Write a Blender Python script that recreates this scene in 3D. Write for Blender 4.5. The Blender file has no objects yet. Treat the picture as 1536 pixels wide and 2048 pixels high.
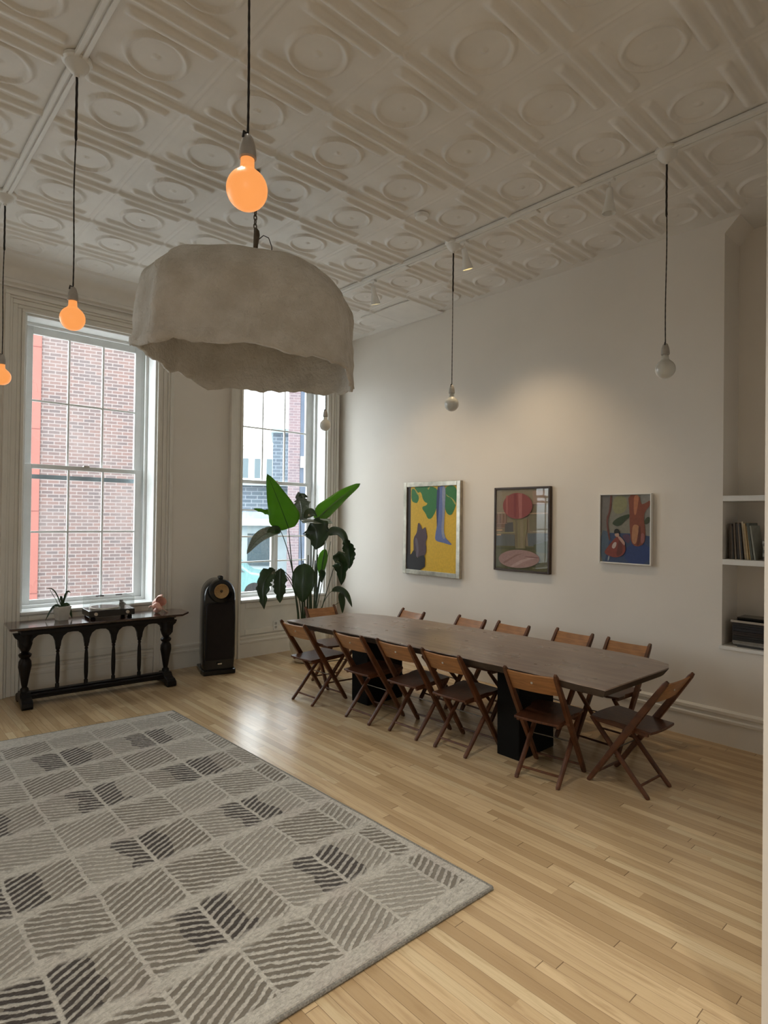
import bpy, bmesh, math, random
import numpy as np
from mathutils import Vector, Matrix
PI = math.pi
R = math.radians
random.seed(7)
scn = bpy.context.scene
COL = scn.collection

# ------------------------------------------------------------------ camera
cd = bpy.data.cameras.new('camera'); cam = bpy.data.objects.new('camera', cd); COL.objects.link(cam)
cd.sensor_fit = 'HORIZONTAL'; cd.sensor_width = 36; cd.lens = 36 * 1199.5 / 1536; cd.clip_start = .05; cd.clip_end = 300
def cam_matrix(yaw, pitch, roll, loc):
    cy, sy, cp, sp = math.cos(yaw), math.sin(yaw), math.cos(pitch), math.sin(pitch)
    f = Vector((sy*cp, cy*cp, sp)); r = Vector((cy, -sy, 0)); u = r.cross(f)
    cr, sr = math.cos(roll), math.sin(roll)
    r, u = r*cr + u*sr, -r*sr + u*cr
    m = Matrix((r, u, -f)).transposed().to_4x4(); m.translation = loc
    return m
cam.matrix_world = cam_matrix(.741784, .0100165, .0131166, (0, 0, 1.754))
scn.camera = cam

# ------------------------------------------------------------------ world, daylight, exposure
SKY = 7.7
w = bpy.data.worlds.new('world'); scn.world = w; w.use_nodes = True
bg = w.node_tree.nodes['Background']; bg.inputs[1].default_value = SKY
_nt = w.node_tree; _g = _nt.nodes.new('ShaderNodeNewGeometry'); _tc = _nt.nodes.new('ShaderNodeTexCoord'); _sp = _nt.nodes.new('ShaderNodeSeparateXYZ')
_nt.links.new(_tc.outputs['Generated'], _sp.inputs[0]); _mr = _nt.nodes.new('ShaderNodeMapRange'); _mr.inputs[1].default_value = -.05; _mr.inputs[2].default_value = .03
_nt.links.new(_sp.outputs[2], _mr.inputs[0]); _mx = _nt.nodes.new('ShaderNodeMix'); _mx.data_type = 'RGBA'; _nt.links.new(_mr.outputs[0], _mx.inputs[0])
_mx.inputs[6].default_value = (.27, .27, .255, 1); _mx.inputs[7].default_value = (.91, .96, 1, 1); _nt.links.new(_mx.outputs[2], bg.inputs[0])   # overcast sky over a pale street
scn.view_settings.view_transform = 'Standard'; scn.view_settings.look = 'None'
scn.view_settings.exposure = 0.12; scn.view_settings.gamma = 1; scn.view_settings.use_curve_mapping = False
cy_ = scn.cycles
cy_.max_bounces = 10; cy_.diffuse_bounces = 6; cy_.glossy_bounces = 4; cy_.transmission_bounces = 6; cy_.transparent_max_bounces = 12
cy_.sample_clamp_indirect = 6; cy_.use_denoising = True; cy_.caustics_reflective = False; cy_.caustics_refractive = False
WINS = [(1.333, 2.634, .80, 3.70), (3.695, 4.995, .72, 3.70), (-1.03, .27, .80, 3.70), (-3.4, -2.1, .80, 3.70)]
BWINS = [(-3.7, -2.4, .80, 3.70)]   # the loft's other end, behind the camera
YB = -4.0
for x0, x1, z0, z1, yy, s_ in [(*q, 7.06, -1) for q in WINS]+[(*q, YB-.22, 1) for q in BWINS]:
    ld = bpy.data.lights.new('daylight_portal', 'AREA'); ld.shape = 'RECTANGLE'; ld.size = x1-x0; ld.size_y = z1-z0
    ld.cycles.is_portal = True
    lo = bpy.data.objects.new('daylight_portal', ld); COL.objects.link(lo)
    lo.location = ((x0+x1)/2, yy, (z0+z1)/2); lo.rotation_euler = (R(90*s_), 0, 0)

# ------------------------------------------------------------------ node helpers
class S:
    def __init__(s, nt, sock): s.nt, s.k = nt, sock
    def _m(s, op, *a, clamp=False):
        n = s.nt.nodes.new('ShaderNodeMath'); n.operation = op; n.use_clamp = clamp
        for i, v in enumerate((s,)+a):
            if isinstance(v, S): s.nt.links.new(v.k, n.inputs[i])
            else: n.inputs[i].default_value = v
        return S(s.nt, n.outputs[0])
    def __add__(s, o): return s._m('ADD', o)
    __radd__ = __add__
    def __sub__(s, o): return s._m('SUBTRACT', o)
    def __rsub__(s, o): return (s*-1)+o
    def __mul__(s, o): return s._m('MULTIPLY', o)
    __rmul__ = __mul__
    def __truediv__(s, o): return s._m('DIVIDE', o)
    def floor(s): return s._m('FLOOR')
    def fract(s): return s._m('FRACT')
    def abs(s): return s._m('ABSOLUTE')
    def mod(s, o): return s._m('FLOORED_MODULO', o)
    def gt(s, o): return s._m('GREATER_THAN', o)
    def lt(s, o): return s._m('LESS_THAN', o)
    def step(s, a, b):   # smooth ramp a->b
        n = s.nt.nodes.new('ShaderNodeMapRange'); n.interpolation_type = 'SMOOTHSTEP'
        s.nt.links.new(s.k, n.inputs[0]); n.inputs[1].default_value = a; n.inputs[2].default_value = b
        return S(s.nt, n.outputs[0])
def newmat(name):
    m = bpy.data.materials.new(name); m.use_nodes = True; return m, m.node_tree, m.node_tree.nodes['Principled BSDF']
def coords(nt, kind='Object'):
    tc = nt.nodes.new('ShaderNodeTexCoord'); sp = nt.nodes.new('ShaderNodeSeparateXYZ'); nt.links.new(tc.outputs[kind], sp.inputs[0])
    return tc.outputs[kind], S(nt, sp.outputs[0]), S(nt, sp.outputs[1]), S(nt, sp.outputs[2])
def vec(nt, x, y, z):
    n = nt.nodes.new('ShaderNodeCombineXYZ')
    for i, v in enumerate((x, y, z)):
        if isinstance(v, S): nt.links.new(v.k, n.inputs[i])
        else: n.inputs[i].default_value = v
    return n.outputs[0]
def noise(nt, v, scale, detail=3, rough=.55, dist=0):
    n = nt.nodes.new('ShaderNodeTexNoise'); n.inputs['Scale'].default_value = scale; n.inputs['Detail'].default_value = detail
    n.inputs['Roughness'].default_value = rough; n.inputs['Distortion'].default_value = dist
    if v is not None: nt.links.new(v, n.inputs['Vector'])
    return S(nt, n.outputs[0])
def white(nt, v):
    n = nt.nodes.new('ShaderNodeTexWhiteNoise'); nt.links.new(v, n.inputs[0]); return S(nt, n.outputs[0])
def mixc(nt, f, a, b):
    n = nt.nodes.new('ShaderNodeMix'); n.data_type = 'RGBA'
    if isinstance(f, S): nt.links.new(f.k, n.inputs[0])
    else: n.inputs[0].default_value = f
    for i, v in ((6, a), (7, b)):
        if isinstance(v, tuple): n.inputs[i].default_value = v+(1,)
        else: nt.links.new(v, n.inputs[i])
    return n.outputs[2]
def bump(nt, p, h, strength, dist):
    b = nt.nodes.new('ShaderNodeBump'); b.inputs['Strength'].default_value = strength; b.inputs['Distance'].default_value = dist
    nt.links.new(h.k, b.inputs['Height']); nt.links.new(b.outputs[0], p.inputs['Normal'])
def M(name, col, rough=.6, metal=0, var=0, nscale=20, bmp=0, bscale=60, coat=0, stretch=None, col2=None, emis=None, spec=.5, bd=.002):
    m, nt, p = newmat(name)
    p.inputs['Roughness'].default_value = rough; p.inputs['Metallic'].default_value = metal; p.inputs['Coat Weight'].default_value = coat
    p.inputs['Coat Roughness'].default_value = .12; p.inputs['Specular IOR Level'].default_value = spec
    v, x, y, z = coords(nt)
    if stretch:
        mp = nt.nodes.new('ShaderNodeMapping'); mp.inputs['Scale'].default_value = stretch; nt.links.new(v, mp.inputs[0]); v = mp.outputs[0]
    c2 = col2 or tuple(c*(1-var) for c in col)
    n = noise(nt, v, nscale, 4)
    nt.links.new(mixc(nt, n.step(.3, .7), col, c2), p.inputs['Base Color'])
    if bmp: bump(nt, p, noise(nt, v, bscale, 3), bmp, bd)
    if emis: p.inputs['Emission Color'].default_value = emis[0]+(1,); p.inputs['Emission Strength'].default_value = emis[1]
    return m

m_wall = M('wall_plaster_paint', (.79, .745, .685), .65, var=.04, nscale=1.3, bmp=.25, bscale=180, bd=.001)
m_ceil = M('ceiling_paint', (.80, .775, .735), .55, var=.06, nscale=4, bmp=.35, bscale=90, bd=.001)
m_trim = M('trim_gloss_paint', (.76, .73, .67), .35, var=.04, nscale=6, bmp=.1, bscale=40, bd=.001)
m_sash = M('sash_paint', (.78, .79, .78), .35, var=.05, nscale=9)
m_dwood = M('dark_carved_wood', (.009, .0055, .004), .42, var=.5, nscale=12, stretch=(1, 6, 6), bmp=.2, bscale=30, spec=.25)
m_dtop = M('polished_mahogany', (.055, .022, .013), .16, var=.5, nscale=8, stretch=(1, 8, 8), coat=.6)
m_chair = M('chair_oak_stained', (.125, .043, .016), .42, var=.45, nscale=14, bmp=.15, bscale=60, coat=.05, spec=.4)
m_chairlt = M('chair_back_oak', (.38, .17, .058), .38, var=.35, nscale=10, stretch=(3, 1, 8), bmp=.1, bscale=60, coat=.2)
m_seat = M('chair_seat_oak', (.10, .034, .014), .38, var=.4, nscale=8, stretch=(2, 9, 1), bmp=.1, bscale=50, coat=.08, spec=.35)
m_black = M('matte_black_steel', (.004, .004, .004), .6, var=.2, spec=.15)
m_gloss = M('gloss_black', (.006, .006, .006), .16, var=.1, coat=.15, spec=.35)
m_cord = M('black_braided_cord', (.02, .014, .012), .7, var=.5, nscale=300)
m_sock = M('grey_ceramic_socket', (.42, .40, .37), .4, var=.2)
m_shade = M('papier_mache_plaster', (.68, .65, .60), .9, col2=(.55, .515, .455), nscale=5, bmp=1.0, bscale=30, bd=.016)
m_steel = M('dark_worn_metal', (.16, .13, .10), .4, .8, var=.4)
m_chrome = M('brushed_silver', (.62, .58, .52), .28, .9, var=.1)
m_silver = M('silver_leaf_frame', (.60, .56, .47), .3, .85, var=.3, nscale=14)
m_wframe = M('walnut_frame', (.05, .025, .012), .4, var=.4, stretch=(1, 1, 6))
m_white = M('white_paint', (.78, .77, .74), .4, var=.03)
m_pot = M('white_glazed_pot', (.66, .64, .58), .3, var=.08)
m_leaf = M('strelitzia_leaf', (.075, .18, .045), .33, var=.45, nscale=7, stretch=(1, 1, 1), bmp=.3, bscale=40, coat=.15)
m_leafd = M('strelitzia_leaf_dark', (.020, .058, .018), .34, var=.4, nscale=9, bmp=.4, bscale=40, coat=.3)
m_stem = M('plant_stem', (.03, .065, .022), .45, var=.4)
m_soil = M('potting_soil', (.03, .02, .013), .95, var=.5, nscale=60, bmp=1, bscale=90)
m_pink = M('pink_conch_shell', (.72, .36, .27), .45, col2=(.80, .55, .46), nscale=14, bmp=.4, bscale=30)
m_cone = M('woven_yellow_cone', (.48, .30, .13), .5, var=.25, nscale=70)
m_cover = None
def leaf_translucent(m, amt, col):
    nt = m.node_tree; p = nt.nodes['Principled BSDF']; out = nt.nodes['Material Output']
    t = nt.nodes.new('ShaderNodeBsdfTranslucent'); t.inputs[0].default_value = col+(1,)
    a = nt.nodes.new('ShaderNodeMixShader'); a.inputs[0].default_value = amt
    nt.links.new(p.outputs[0], a.inputs[1]); nt.links.new(t.outputs[0], a.inputs[2]); nt.links.new(a.outputs[0], out.inputs[0])
leaf_translucent(m_leaf, .55, (.30, .55, .07)); leaf_translucent(m_leafd, .15, (.09, .22, .03))
def glassmat(name, tint, gl, rough=.02):
    m, nt, p = newmat(name); nt.nodes.remove(p)
    t = nt.nodes.new('ShaderNodeBsdfTransparent'); t.inputs[0].default_value = tint+(1,)
    g = nt.nodes.new('ShaderNodeBsdfGlossy'); g.inputs['Roughness'].default_value = rough
    x = nt.nodes.new('ShaderNodeMixShader'); x.inputs[0].default_value = gl
    nt.links.new(t.outputs[0], x.inputs[1]); nt.links.new(g.outputs[0], x.inputs[2]); nt.links.new(x.outputs[0], nt.nodes['Material Output'].inputs[0])
    return m
m_glass = glassmat('window_glass', (.97, .985, .98), .05)
m_acryl = glassmat('clear_acrylic', (.95, .96, .96), .10)
m_pglass = glassmat('picture_glass', (.97, .97, .96), .025)

def plank_mat():
    m, nt, p = newmat('maple_strip_floor'); v, x, y, z = coords(nt)
    W = .057; s = x/W; i = s.floor(); fx = s.fract()
    off = white(nt, vec(nt, i, 3.1, 0)); ln = white(nt, vec(nt, i, 9.7, 0))*.7+.75
    t = y/ln+off*5; j = t.floor(); fy = t.fract()
    rnd = white(nt, vec(nt, i, j, 1)); rn2 = white(nt, vec(nt, j, i, 5))
    g = noise(nt, vec(nt, x*14, y*1.1+i*3.7, rnd*9), 2.2, 5, .6, .6)
    gf = noise(nt, vec(nt, x*90, y*3+i*2, 0), 2, 3)
    big = noise(nt, v, .7, 3)
    c = mixc(nt, rnd, (.68, .505, .30), (.47, .325, .175))
    c = mixc(nt, (rn2.gt(.86))*.55, c, (.36, .235, .12))
    c = mixc(nt, (rn2.lt(.14))*.6, c, (.70, .56, .35))
    c = mixc(nt, g.step(.46, .74)*.6, c, (.38, .245, .125))
    st = noise(nt, vec(nt, x*30, y*.8, rnd*3), 1.6, 4, .6); c = mixc(nt, st.step(.52, .72)*.4, c, (.40, .27, .15))
    c = mixc(nt, gf.step(.4, .8)*.22, c, (.40, .26, .14))
    c = mixc(nt, big.step(.45, .75)*.25, c, (.42, .29, .165))
    ends = (fy*ln).lt(.0035)*(rn2.gt(.35))
    gap = ((fx-.5).abs()).gt(.481)*(.45+.55*rnd)
    line = (gap+ends)._m('MINIMUM', 1.0)
    c = mixc(nt, line*.75, c, (.10, .055, .028))
    nt.links.new(c, p.inputs['Base Color'])
    r = noise(nt, v, 3, 2)*.06+.20+st*.05; nt.links.new(r.k, p.inputs['Roughness'])
    p.inputs['Specular IOR Level'].default_value = .45
    hb = noise(nt, vec(nt, x*3, y*.7, 0), 3, 2)*.5 + gf*.10 + rnd*.12 - line*.25 + noise(nt, vec(nt, i, y*.6, 2), 1.4, 1)*.5
    bump(nt, p, hb, .30, .003)
    return m
m_floor = plank_mat()

def rug_mat():
    m, nt, p = newmat('carved_wool_rug'); v, x0, y0, z = coords(nt)
    wob = noise(nt, v, 9, 2)-.5; wob2 = noise(nt, v, 26, 2)-.5
    x = x0+wob2*.018+wob*.016; y = y0+(noise(nt, vec(nt, y0, x0, 4.0), 10, 2)-.5)*.02
    u = (x-.605)/.3085; vv = (y-1.81)/.38
    i = u.floor(); j = vv.floor(); fu = u.fract(); fv = vv.fract()
    par = (i+j).mod(2.0)                      # 0: stripes fall to the right, 1: rise
    sg = par*2-1
    s = (y-sg*x*.55)/.0405 + wob2*.30+(noise(nt, v, 60, 2)-.5)*.35
    tri = ((s.fract()-.5).abs())*2            # 1 at ridge, 0 at groove middle
    ridge = tri.step(.42, .70)
    ex = (.5-(fu-.5).abs())*.3085             # metres to the cell's side
    ey = (.5-(fv-.5).abs())*.38
    # the corners of a cell that its stripes point away from are clipped
    cf = ((fu-.5)*sg*-1+(fv-.5)).abs()
    inside = ex.step(.007, .013)*(ey+wob*.08+wob2*.03).step(.014, .050)*(1-cf.step(.80, .90))
    sfade = noise(nt, v, 5, 2); lim = ((x0-2.262).lt(0))*((y0-1.86).gt(0))*((y0-5.12).lt(0)); inside = inside*lim
    groove = inside*(1-ridge)
    du = (((x-.605)/.617+.5).fract()-.5).abs()*.617
    jr = white(nt, vec(nt, ((x-.605)/.617+.5).floor(), j, 7.0))
    patch = noise(nt, v, 7, 1)
    dark = (du+patch*.16-jr*.05).lt(.195)*(j.mod(2.0).gt(.5))
    tint = noise(nt, v, 3.2, 3)
    cell = white(nt, vec(nt, i, j, 2.0))
    fine = noise(nt, v, 330, 2, .7); br = noise(nt, vec(nt, x0*16+y0*5, y0*42-x0*6, 0.0), 1.6, 4, .65, .8); fine2 = noise(nt, v, 75, 3, .6)
    base = mixc(nt, fine2.step(.3, .7), (.62, .58, .51), (.47, .44, .38))
    base = mixc(nt, tint.step(.5, .7)*.3, base, (.45, .36, .33))
    gro = mixc(nt, (cell*.6+patch*.4).step(.2, .8), (.34, .31, .26), (.18, .155, .12))
    gro = mixc(nt, dark*.92, gro, (.035, .026, .022))
    rd = mixc(nt, dark*.22, base, (.13, .11, .09))
    c = mixc(nt, inside, base, rd)
    c = mixc(nt, br.step(.48, .64)*.5, c, (.25, .225, .19))
    c = mixc(nt, br.step(.5, .30)*.25, c, (.66, .63, .56))
    c = mixc(nt, groove, c, gro)
    c = mixc(nt, fine.step(.35, .7)*.25, c, (.14, .125, .11))
    nt.links.new(c, p.inputs['Base Color']); p.inputs['Roughness'].default_value = .95; p.inputs['Specular IOR Level'].default_value = .1
    p.inputs['Sheen Weight'].default_value = .15
    h = (1-groove)*.55+fine*.18+fine2*.30+br*.9
    bump(nt, p, h, .9, .010)
    return m
m_rug = rug_mat()

def table_mat():
    m, nt, p = newmat('old_walnut_slab'); v, x, y, z = coords(nt)
    i = (x/.16).floor(); g = noise(nt, vec(nt, x*11, y*.8+i*5, i), 2.4, 5, .65, .15); b = noise(nt, v, 1.6, 3)
    f = noise(nt, vec(nt, x*70, y*3, 0), 2, 3)
    c = mixc(nt, g.step(.25, .80), (.33, .245, .19), (.17, .12, .088))
    c = mixc(nt, b.step(.4, .75)*.35, c, (.23, .15, .105))
    c = mixc(nt, f.step(.4, .8)*.2, c, (.10, .065, .045))
    nt.links.new(c, p.inputs['Base Color'])
    nt.links.new((noise(nt, v, 4, 2)*.14+.22).k, p.inputs['Roughness']); bump(nt, p, g*.6+f*.4, .25, .002)
    return m
m_table = table_mat()
m_bark = M('dark_live_edge_bark', (.05, .032, .022), .6, var=.5, nscale=12, bmp=.6, bscale=25)

def brick_mat(name, c1, c2, mortar, scale=1.0, uv='xz'):
    m, nt, p = newmat(name); v, x, y, z = coords(nt)
    n = nt.nodes.new('ShaderNodeTexBrick'); n.inputs['Scale'].default_value = 1; n.inputs['Brick Width'].default_value = .23*scale
    n.inputs['Row Height'].default_value = .078*scale; n.inputs['Mortar Size'].default_value = .010*scale; n.inputs['Bias'].default_value = -.1
    n.inputs['Color1'].default_value = c1+(1,); n.inputs['Color2'].default_value = c2+(1,); n.inputs['Mortar'].default_value = mortar+(1,)
    nt.links.new(vec(nt, x+y, z, 0), n.inputs['Vector'])
    b = noise(nt, v, .8, 4)
    nt.links.new(mixc(nt, b.step(.4, .8)*.4, n.outputs[0], (mortar)), p.inputs['Base Color']); p.inputs['Roughness'].default_value = .9
    return m
m_brick = brick_mat('hazed_red_brick', (.145, .092, .083), (.085, .07, .072), (.22, .19, .182), .95)  # outdoor haze is mixed into the brick colours, greyed and washed out
m_brick2 = brick_mat('rose_grey_brick', (.20, .14, .15), (.14, .11, .13), (.26, .22, .23), 1.3)
m_brick3 = brick_mat('blue_grey_siding', (.12, .15, .19), (.16, .20, .24), (.30, .34, .38), 2.2)
m_salmon = M('salmon_stucco', (.27, .095, .078), .8, var=.08, nscale=1)
m_stone = M('hazed_limestone', (.62, .62, .60), .8, var=.12, nscale=1)  # lightened towards white to carry the outdoor haze
m_slate = M('blue_slate_panel', (.075, .10, .15), .7, var=.25, nscale=1.5)
m_shop = M('storefront_stucco', (.46, .55, .58), .7, var=.2, nscale=1.2)
m_pave = M('asphalt_street', (.42, .42, .41), .9, var=.2, nscale=1)
m_wind = M('dark_window_glass', (.10, .14, .16), .2, var=.3)
m_car = M('teal_car_paint', (.16, .33, .33), .25, var=.05, coat=.5)
m_tyre = M('tyre_rubber', (.02, .02, .02), .8)

# ------------------------------------------------------------------ mesh helpers
def mesh(name, vs, fs, mat, parent=None, smooth=False, mats=None, fm=None, bevel=0, sub=0, auto=None):
    me = bpy.data.meshes.new(name); me.from_pydata([tuple(v) for v in vs], [], fs)
    for q in (mats or [mat]): me.materials.append(q)
    if fm: me.polygons.foreach_set('material_index', fm)
    if smooth: me.polygons.foreach_set('use_smooth', [True]*len(me.polygons))
    me.validate(); me.update()
    o = bpy.data.objects.new(name, me); COL.objects.link(o)
    if parent: o.parent = parent
    if bevel:
        b = o.modifiers.new('bevel', 'BEVEL'); b.width = bevel; b.segments = 2; b.limit_method = 'ANGLE'; b.angle_limit = R(40)
    if sub:
        b = o.modifiers.new('sub', 'SUBSURF'); b.levels = b.render_levels = sub
    return o
class MB:
    """collects shapes; build() links them as ONE mesh object"""
    def __init__(s): s.v, s.f, s.m, s.cur = [], [], [], 0
    def add(s, vs, fs):
        n = len(s.v); s.v += [tuple(v) for v in vs]; s.f += [tuple(i+n for i in f) for f in fs]; s.m += [s.cur]*len(fs); return s
    def mat(s, i): s.cur = i; return s
    def box(s, x0, x1, y0, y1, z0, z1):
        return s.add([(x0,y0,z0),(x1,y0,z0),(x1,y1,z0),(x0,y1,z0),(x0,y0,z1),(x1,y0,z1),(x1,y1,z1),(x0,y1,z1)],
                     [(0,3,2,1),(4,5,6,7),(0,1,5,4),(1,2,6,5),(2,3,7,6),(3,0,4,7)])
    def bar(s, a, b, w, t, up=(0,0,1)):
        a, b = Vector(a), Vector(b); d = (b-a).normalized(); up = Vector(up)
        if abs(d.dot(up)) > .98: up = Vector((1,0,0))
        e = d.cross(up).normalized(); n = e.cross(d).normalized(); vs = []
        for p in (a, b):
            for i, j in ((-1,-1),(1,-1),(1,1),(-1,1)): vs.append(p+e*w/2*i+n*t/2*j)
        return s.add(vs, [(3,2,1,0),(4,5,6,7),(0,1,5,4),(1,2,6,5),(2,3,7,6),(3,0,4,7)])
    def tube(s, pts, r, n=8, caps=True):
        pts = [Vector(p) for p in pts]; rs = r if isinstance(r, (list, tuple)) else [r]*len(pts)
        vs, fs = [], []; e = None
        for k, p in enumerate(pts):
            d = (pts[min(k+1, len(pts)-1)]-pts[max(k-1, 0)]).normalized()
            if e is None:
                e = d.cross(Vector((0,0,1)) if abs(d.z) < .9 else Vector((1,0,0))).normalized()
            else: e = (e-d*e.dot(d)).normalized()
            g = d.cross(e)
            for i in range(n):
                a = 2*PI*i/n; vs.append(p+(e*math.cos(a)+g*math.sin(a))*rs[k])
        for k in range(len(pts)-1):
            for i in range(n):
                fs.append((k*n+i, k*n+(i+1) % n, (k+1)*n+(i+1) % n, (k+1)*n+i))
        if caps: fs.append(tuple(range(n))[::-1]); fs.append(tuple(range((len(pts)-1)*n, len(pts)*n)))
        return s.add(vs, fs)
    def lathe(s, prof, n=24, c=(0,0,0), axis='z', sc=(1,1)):
        vs, fs = [], []
        for r, h in prof:
            for i in range(n):
                a = 2*PI*i/n; x, y = r*math.cos(a)*sc[0], r*math.sin(a)*sc[1]
                if axis == 'z': vs.append((c[0]+x, c[1]+y, c[2]+h))
                elif axis == 'x': vs.append((c[0]+h, c[1]+x, c[2]+y))
                else: vs.append((c[0]+x, c[1]-h, c[2]+y))
        for k in range(len(prof)-1):
            for i in range(n): fs.append((k*n+i, k*n+(i+1) % n, (k+1)*n+(i+1) % n, (k+1)*n+i))
        if prof[0][0] > 1e-5: fs.append(tuple(range(n))[::-1])
        if prof[-1][0] > 1e-5: fs.append(tuple(range((len(prof)-1)*n, len(prof)*n)))
        return s.add(vs, fs)
    def prism(s, poly, a0, a1, axis='z', off=(0,0,0)):
        """poly in the plane across axis; extruded a0..a1"""
        n = len(poly); vs = []
        for a in (a0, a1):
            for p, q in poly:
                v = {'z': (p, q, a), 'y': (p, a, q), 'x': (a, p, q)}[axis]; vs.append((v[0]+off[0], v[1]+off[1], v[2]+off[2]))
        return s.add(vs, [tuple(range(n))[::-1], tuple(range(n, 2*n))]+[(i, (i+1) % n, n+(i+1) % n, n+i) for i in range(n)])
    def build(s, name, mat, parent=None, **k):
        if isinstance(mat, list): o = mesh(name, s.v, s.f, None, parent, mats=mat, fm=s.m, **k)
        else: o = mesh(name, s.v, s.f, mat, parent, **k)
        bm = bmesh.new(); bm.from_mesh(o.data); bmesh.ops.recalc_face_normals(bm, faces=bm.faces); bm.to_mesh(o.data); bm.free()
        return o
def shade_auto(o, ang=35):
    me = o.data; bm = bmesh.new(); bm.from_mesh(me)
    for f in bm.faces: f.smooth = True
    for e in bm.edges:
        if len(e.link_faces) == 2 and e.calc_face_angle(0) > R(ang): e.smooth = False
    bm.to_mesh(me); bm.free(); return o
def tag(o, label, cat, group=None):
    o['label'] = label; o['category'] = cat
    if group: o['group'] = group
    return o
def thing(name, label, cat, loc=(0,0,0), rz=0, group=None):
    o = bpy.data.objects.new(name, None); COL.objects.link(o); o.empty_display_size = .1
    o.location = loc; o.rotation_euler = (0, 0, rz); return tag(o, label, cat, group)
def struct(o): o['kind'] = 'structure'; return o
def sroot(name, loc=(0,0,0)):
    o = bpy.data.objects.new(name, None); COL.objects.link(o); o.location = loc; return struct(o)
def copy_tree(o, parent=None):
    c = o.copy(); COL.objects.link(c)
    if parent: c.parent = parent
    for ch in list(o.children): copy_tree(ch, c)
    return c

# ------------------------------------------------------------------ the room
XW, YW, ZC = 5.22, 6.65, 4.185
XL = -4.2
struct(MB().box(XL, 5.75, YB, YW+.05, -.12, 0).build('floor', m_floor))
# ceiling: pressed-metal tiles as real relief on a slab
def ceiling():
    T = .61; ox, oy = 1.5265, 1.641; N = 56; d = T/N
    xs = np.arange(-.9, 5.22+d, d); xs[-1] = 5.22; ys = np.arange(.0, 6.42, d)
    X, Y = np.meshgrid(xs, ys, indexing='ij')
    fx = ((X-ox)/T) % 1; fy = ((Y-oy)/T) % 1
    def bell(t, w): return np.clip(1-(t/w)**2, 0, 1)**.7
    dy = np.minimum(fy, 1-fy)*T; dx = np.minimum(fx, 1-fx)*T
    h = .026*bell(dy, .026)*(1-.5*bell(dx, .02))                    # long half-round rib on the row line
    h = np.maximum(h, .005*bell(dy, .052))
    ln = np.clip((.235-np.abs(fx-.5)*T)/.025, 0, 1)
    h += .023*bell(dy-.100, .032)*ln                                # short flanking bars
    h += .005*bell(dx, .012)                                        # thin seam
    h -= .004*bell(dx-.018, .008)*(dy > .03)
    r = np.hypot((fx-.5)*T, (fy-.5)*T)
    h += .020*bell(r-.152, .017) + .010*bell(r, .020) + .003*np.clip((.138-r)/.02, 0, 1)*np.clip(r/.05, 0, 1)
    fade = np.clip((5.16-X)/.03, 0, 1)*np.clip((6.38-Y)/.03, 0, 1)*np.where(X > 5.1, .4, 1)
    h *= fade
    rs = np.random.RandomState(3); h += rs.rand(*h.shape)*.0006
    Zv = ZC-h
    nx, ny = X.shape; vs = np.stack([X.ravel(), Y.ravel(), Zv.ravel()], 1)
    idx = np.arange(nx*ny).reshape(nx, ny)
    q = np.stack([idx[:-1, :-1], idx[:-1, 1:], idx[1:, 1:], idx[1:, :-1]], -1).reshape(-1, 4)
    # slab
    b = MB().box(XL, 5.75, YB, YW+.05, ZC+.002, ZC+.15)
    n0 = len(vs); vs = np.vstack([vs, np.array(b.v)]); q = np.vstack([q, np.array(b.f)+n0])
    me = bpy.data.meshes.new('ceiling'); me.vertices.add(len(vs)); me.vertices.foreach_set('co', vs.ravel())
    me.loops.add(len(q)*4); me.loops.foreach_set('vertex_index', q.ravel()); me.polygons.add(len(q))
    me.polygons.foreach_set('loop_start', np.arange(len(q))*4)
    sm = np.ones(len(q), bool); sm[-6:] = False; me.polygons.foreach_set('use_smooth', sm)
    me.update(calc_edges=True); me.materials.append(m_ceil)
    o = bpy.data.objects.new('ceiling', me); COL.objects.link(o); struct(o)
ceiling()
# raised hatch panel by the corner
h = MB().box(4.655, 5.21, 4.70, 5.54, ZC-.022, ZC-.008).build('trim_2', m_ceil); struct(h)

# window wall with its openings
b = MB(); xs = [XL]+sum([[a, c] for a, c, _, _ in sorted(WINS)], [])+[5.75]
for k in range(0, len(xs), 2): b.box(xs[k], xs[k+1], YW, YW+.4, 0, ZC)
for a, c, z0, z1 in WINS: b.box(a, c, YW, YW+.4, 0, z0-.03); b.box(a, c, YW, YW+.4, z1, ZC)
struct(b.build('wall_window', m_wall))
struct(MB().box(XL-.2, XL, YB, YW+.4, 0, ZC).build('wall_left', m_wall))
b = MB(); xs = [XL-.2]+sum([[a, c] for a, c, _, _ in BWINS], [])+[5.75]
for k in range(0, len(xs), 2): b.box(xs[k], xs[k+1], YB-.2, YB, 0, ZC)
for a, c, z0, z1 in BWINS: b.box(a, c, YB-.2, YB, 0, z0); b.box(a, c, YB-.2, YB, z1, ZC)
struct(b.build('wall_back', m_wall))
for k, (a, c, z0, z1) in enumerate(BWINS):
    r_ = sroot('window_%d' % (k+5), ((a+c)/2, YB, z0)); W_, H_ = (c-a)/2, z1-z0; b = MB()
    b.box(-W_, -W_+.07, -.14, -.08, 0, H_); b.box(W_-.07, W_, -.14, -.08, 0, H_); b.box(-W_+.07, W_-.07, -.14, -.08, 0, .08); b.box(-W_+.07, W_-.07, -.14, -.08, H_-.08, H_); b.box(-W_+.07, W_-.07, -.14, -.08, H_/2-.03, H_/2+.03)
    f_ = b.build('window_frame', m_white, r_); MB().box(-W_+.06, W_-.06, -.112, -.108, .07, H_-.07).build('pane', m_glass, f_)
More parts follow.
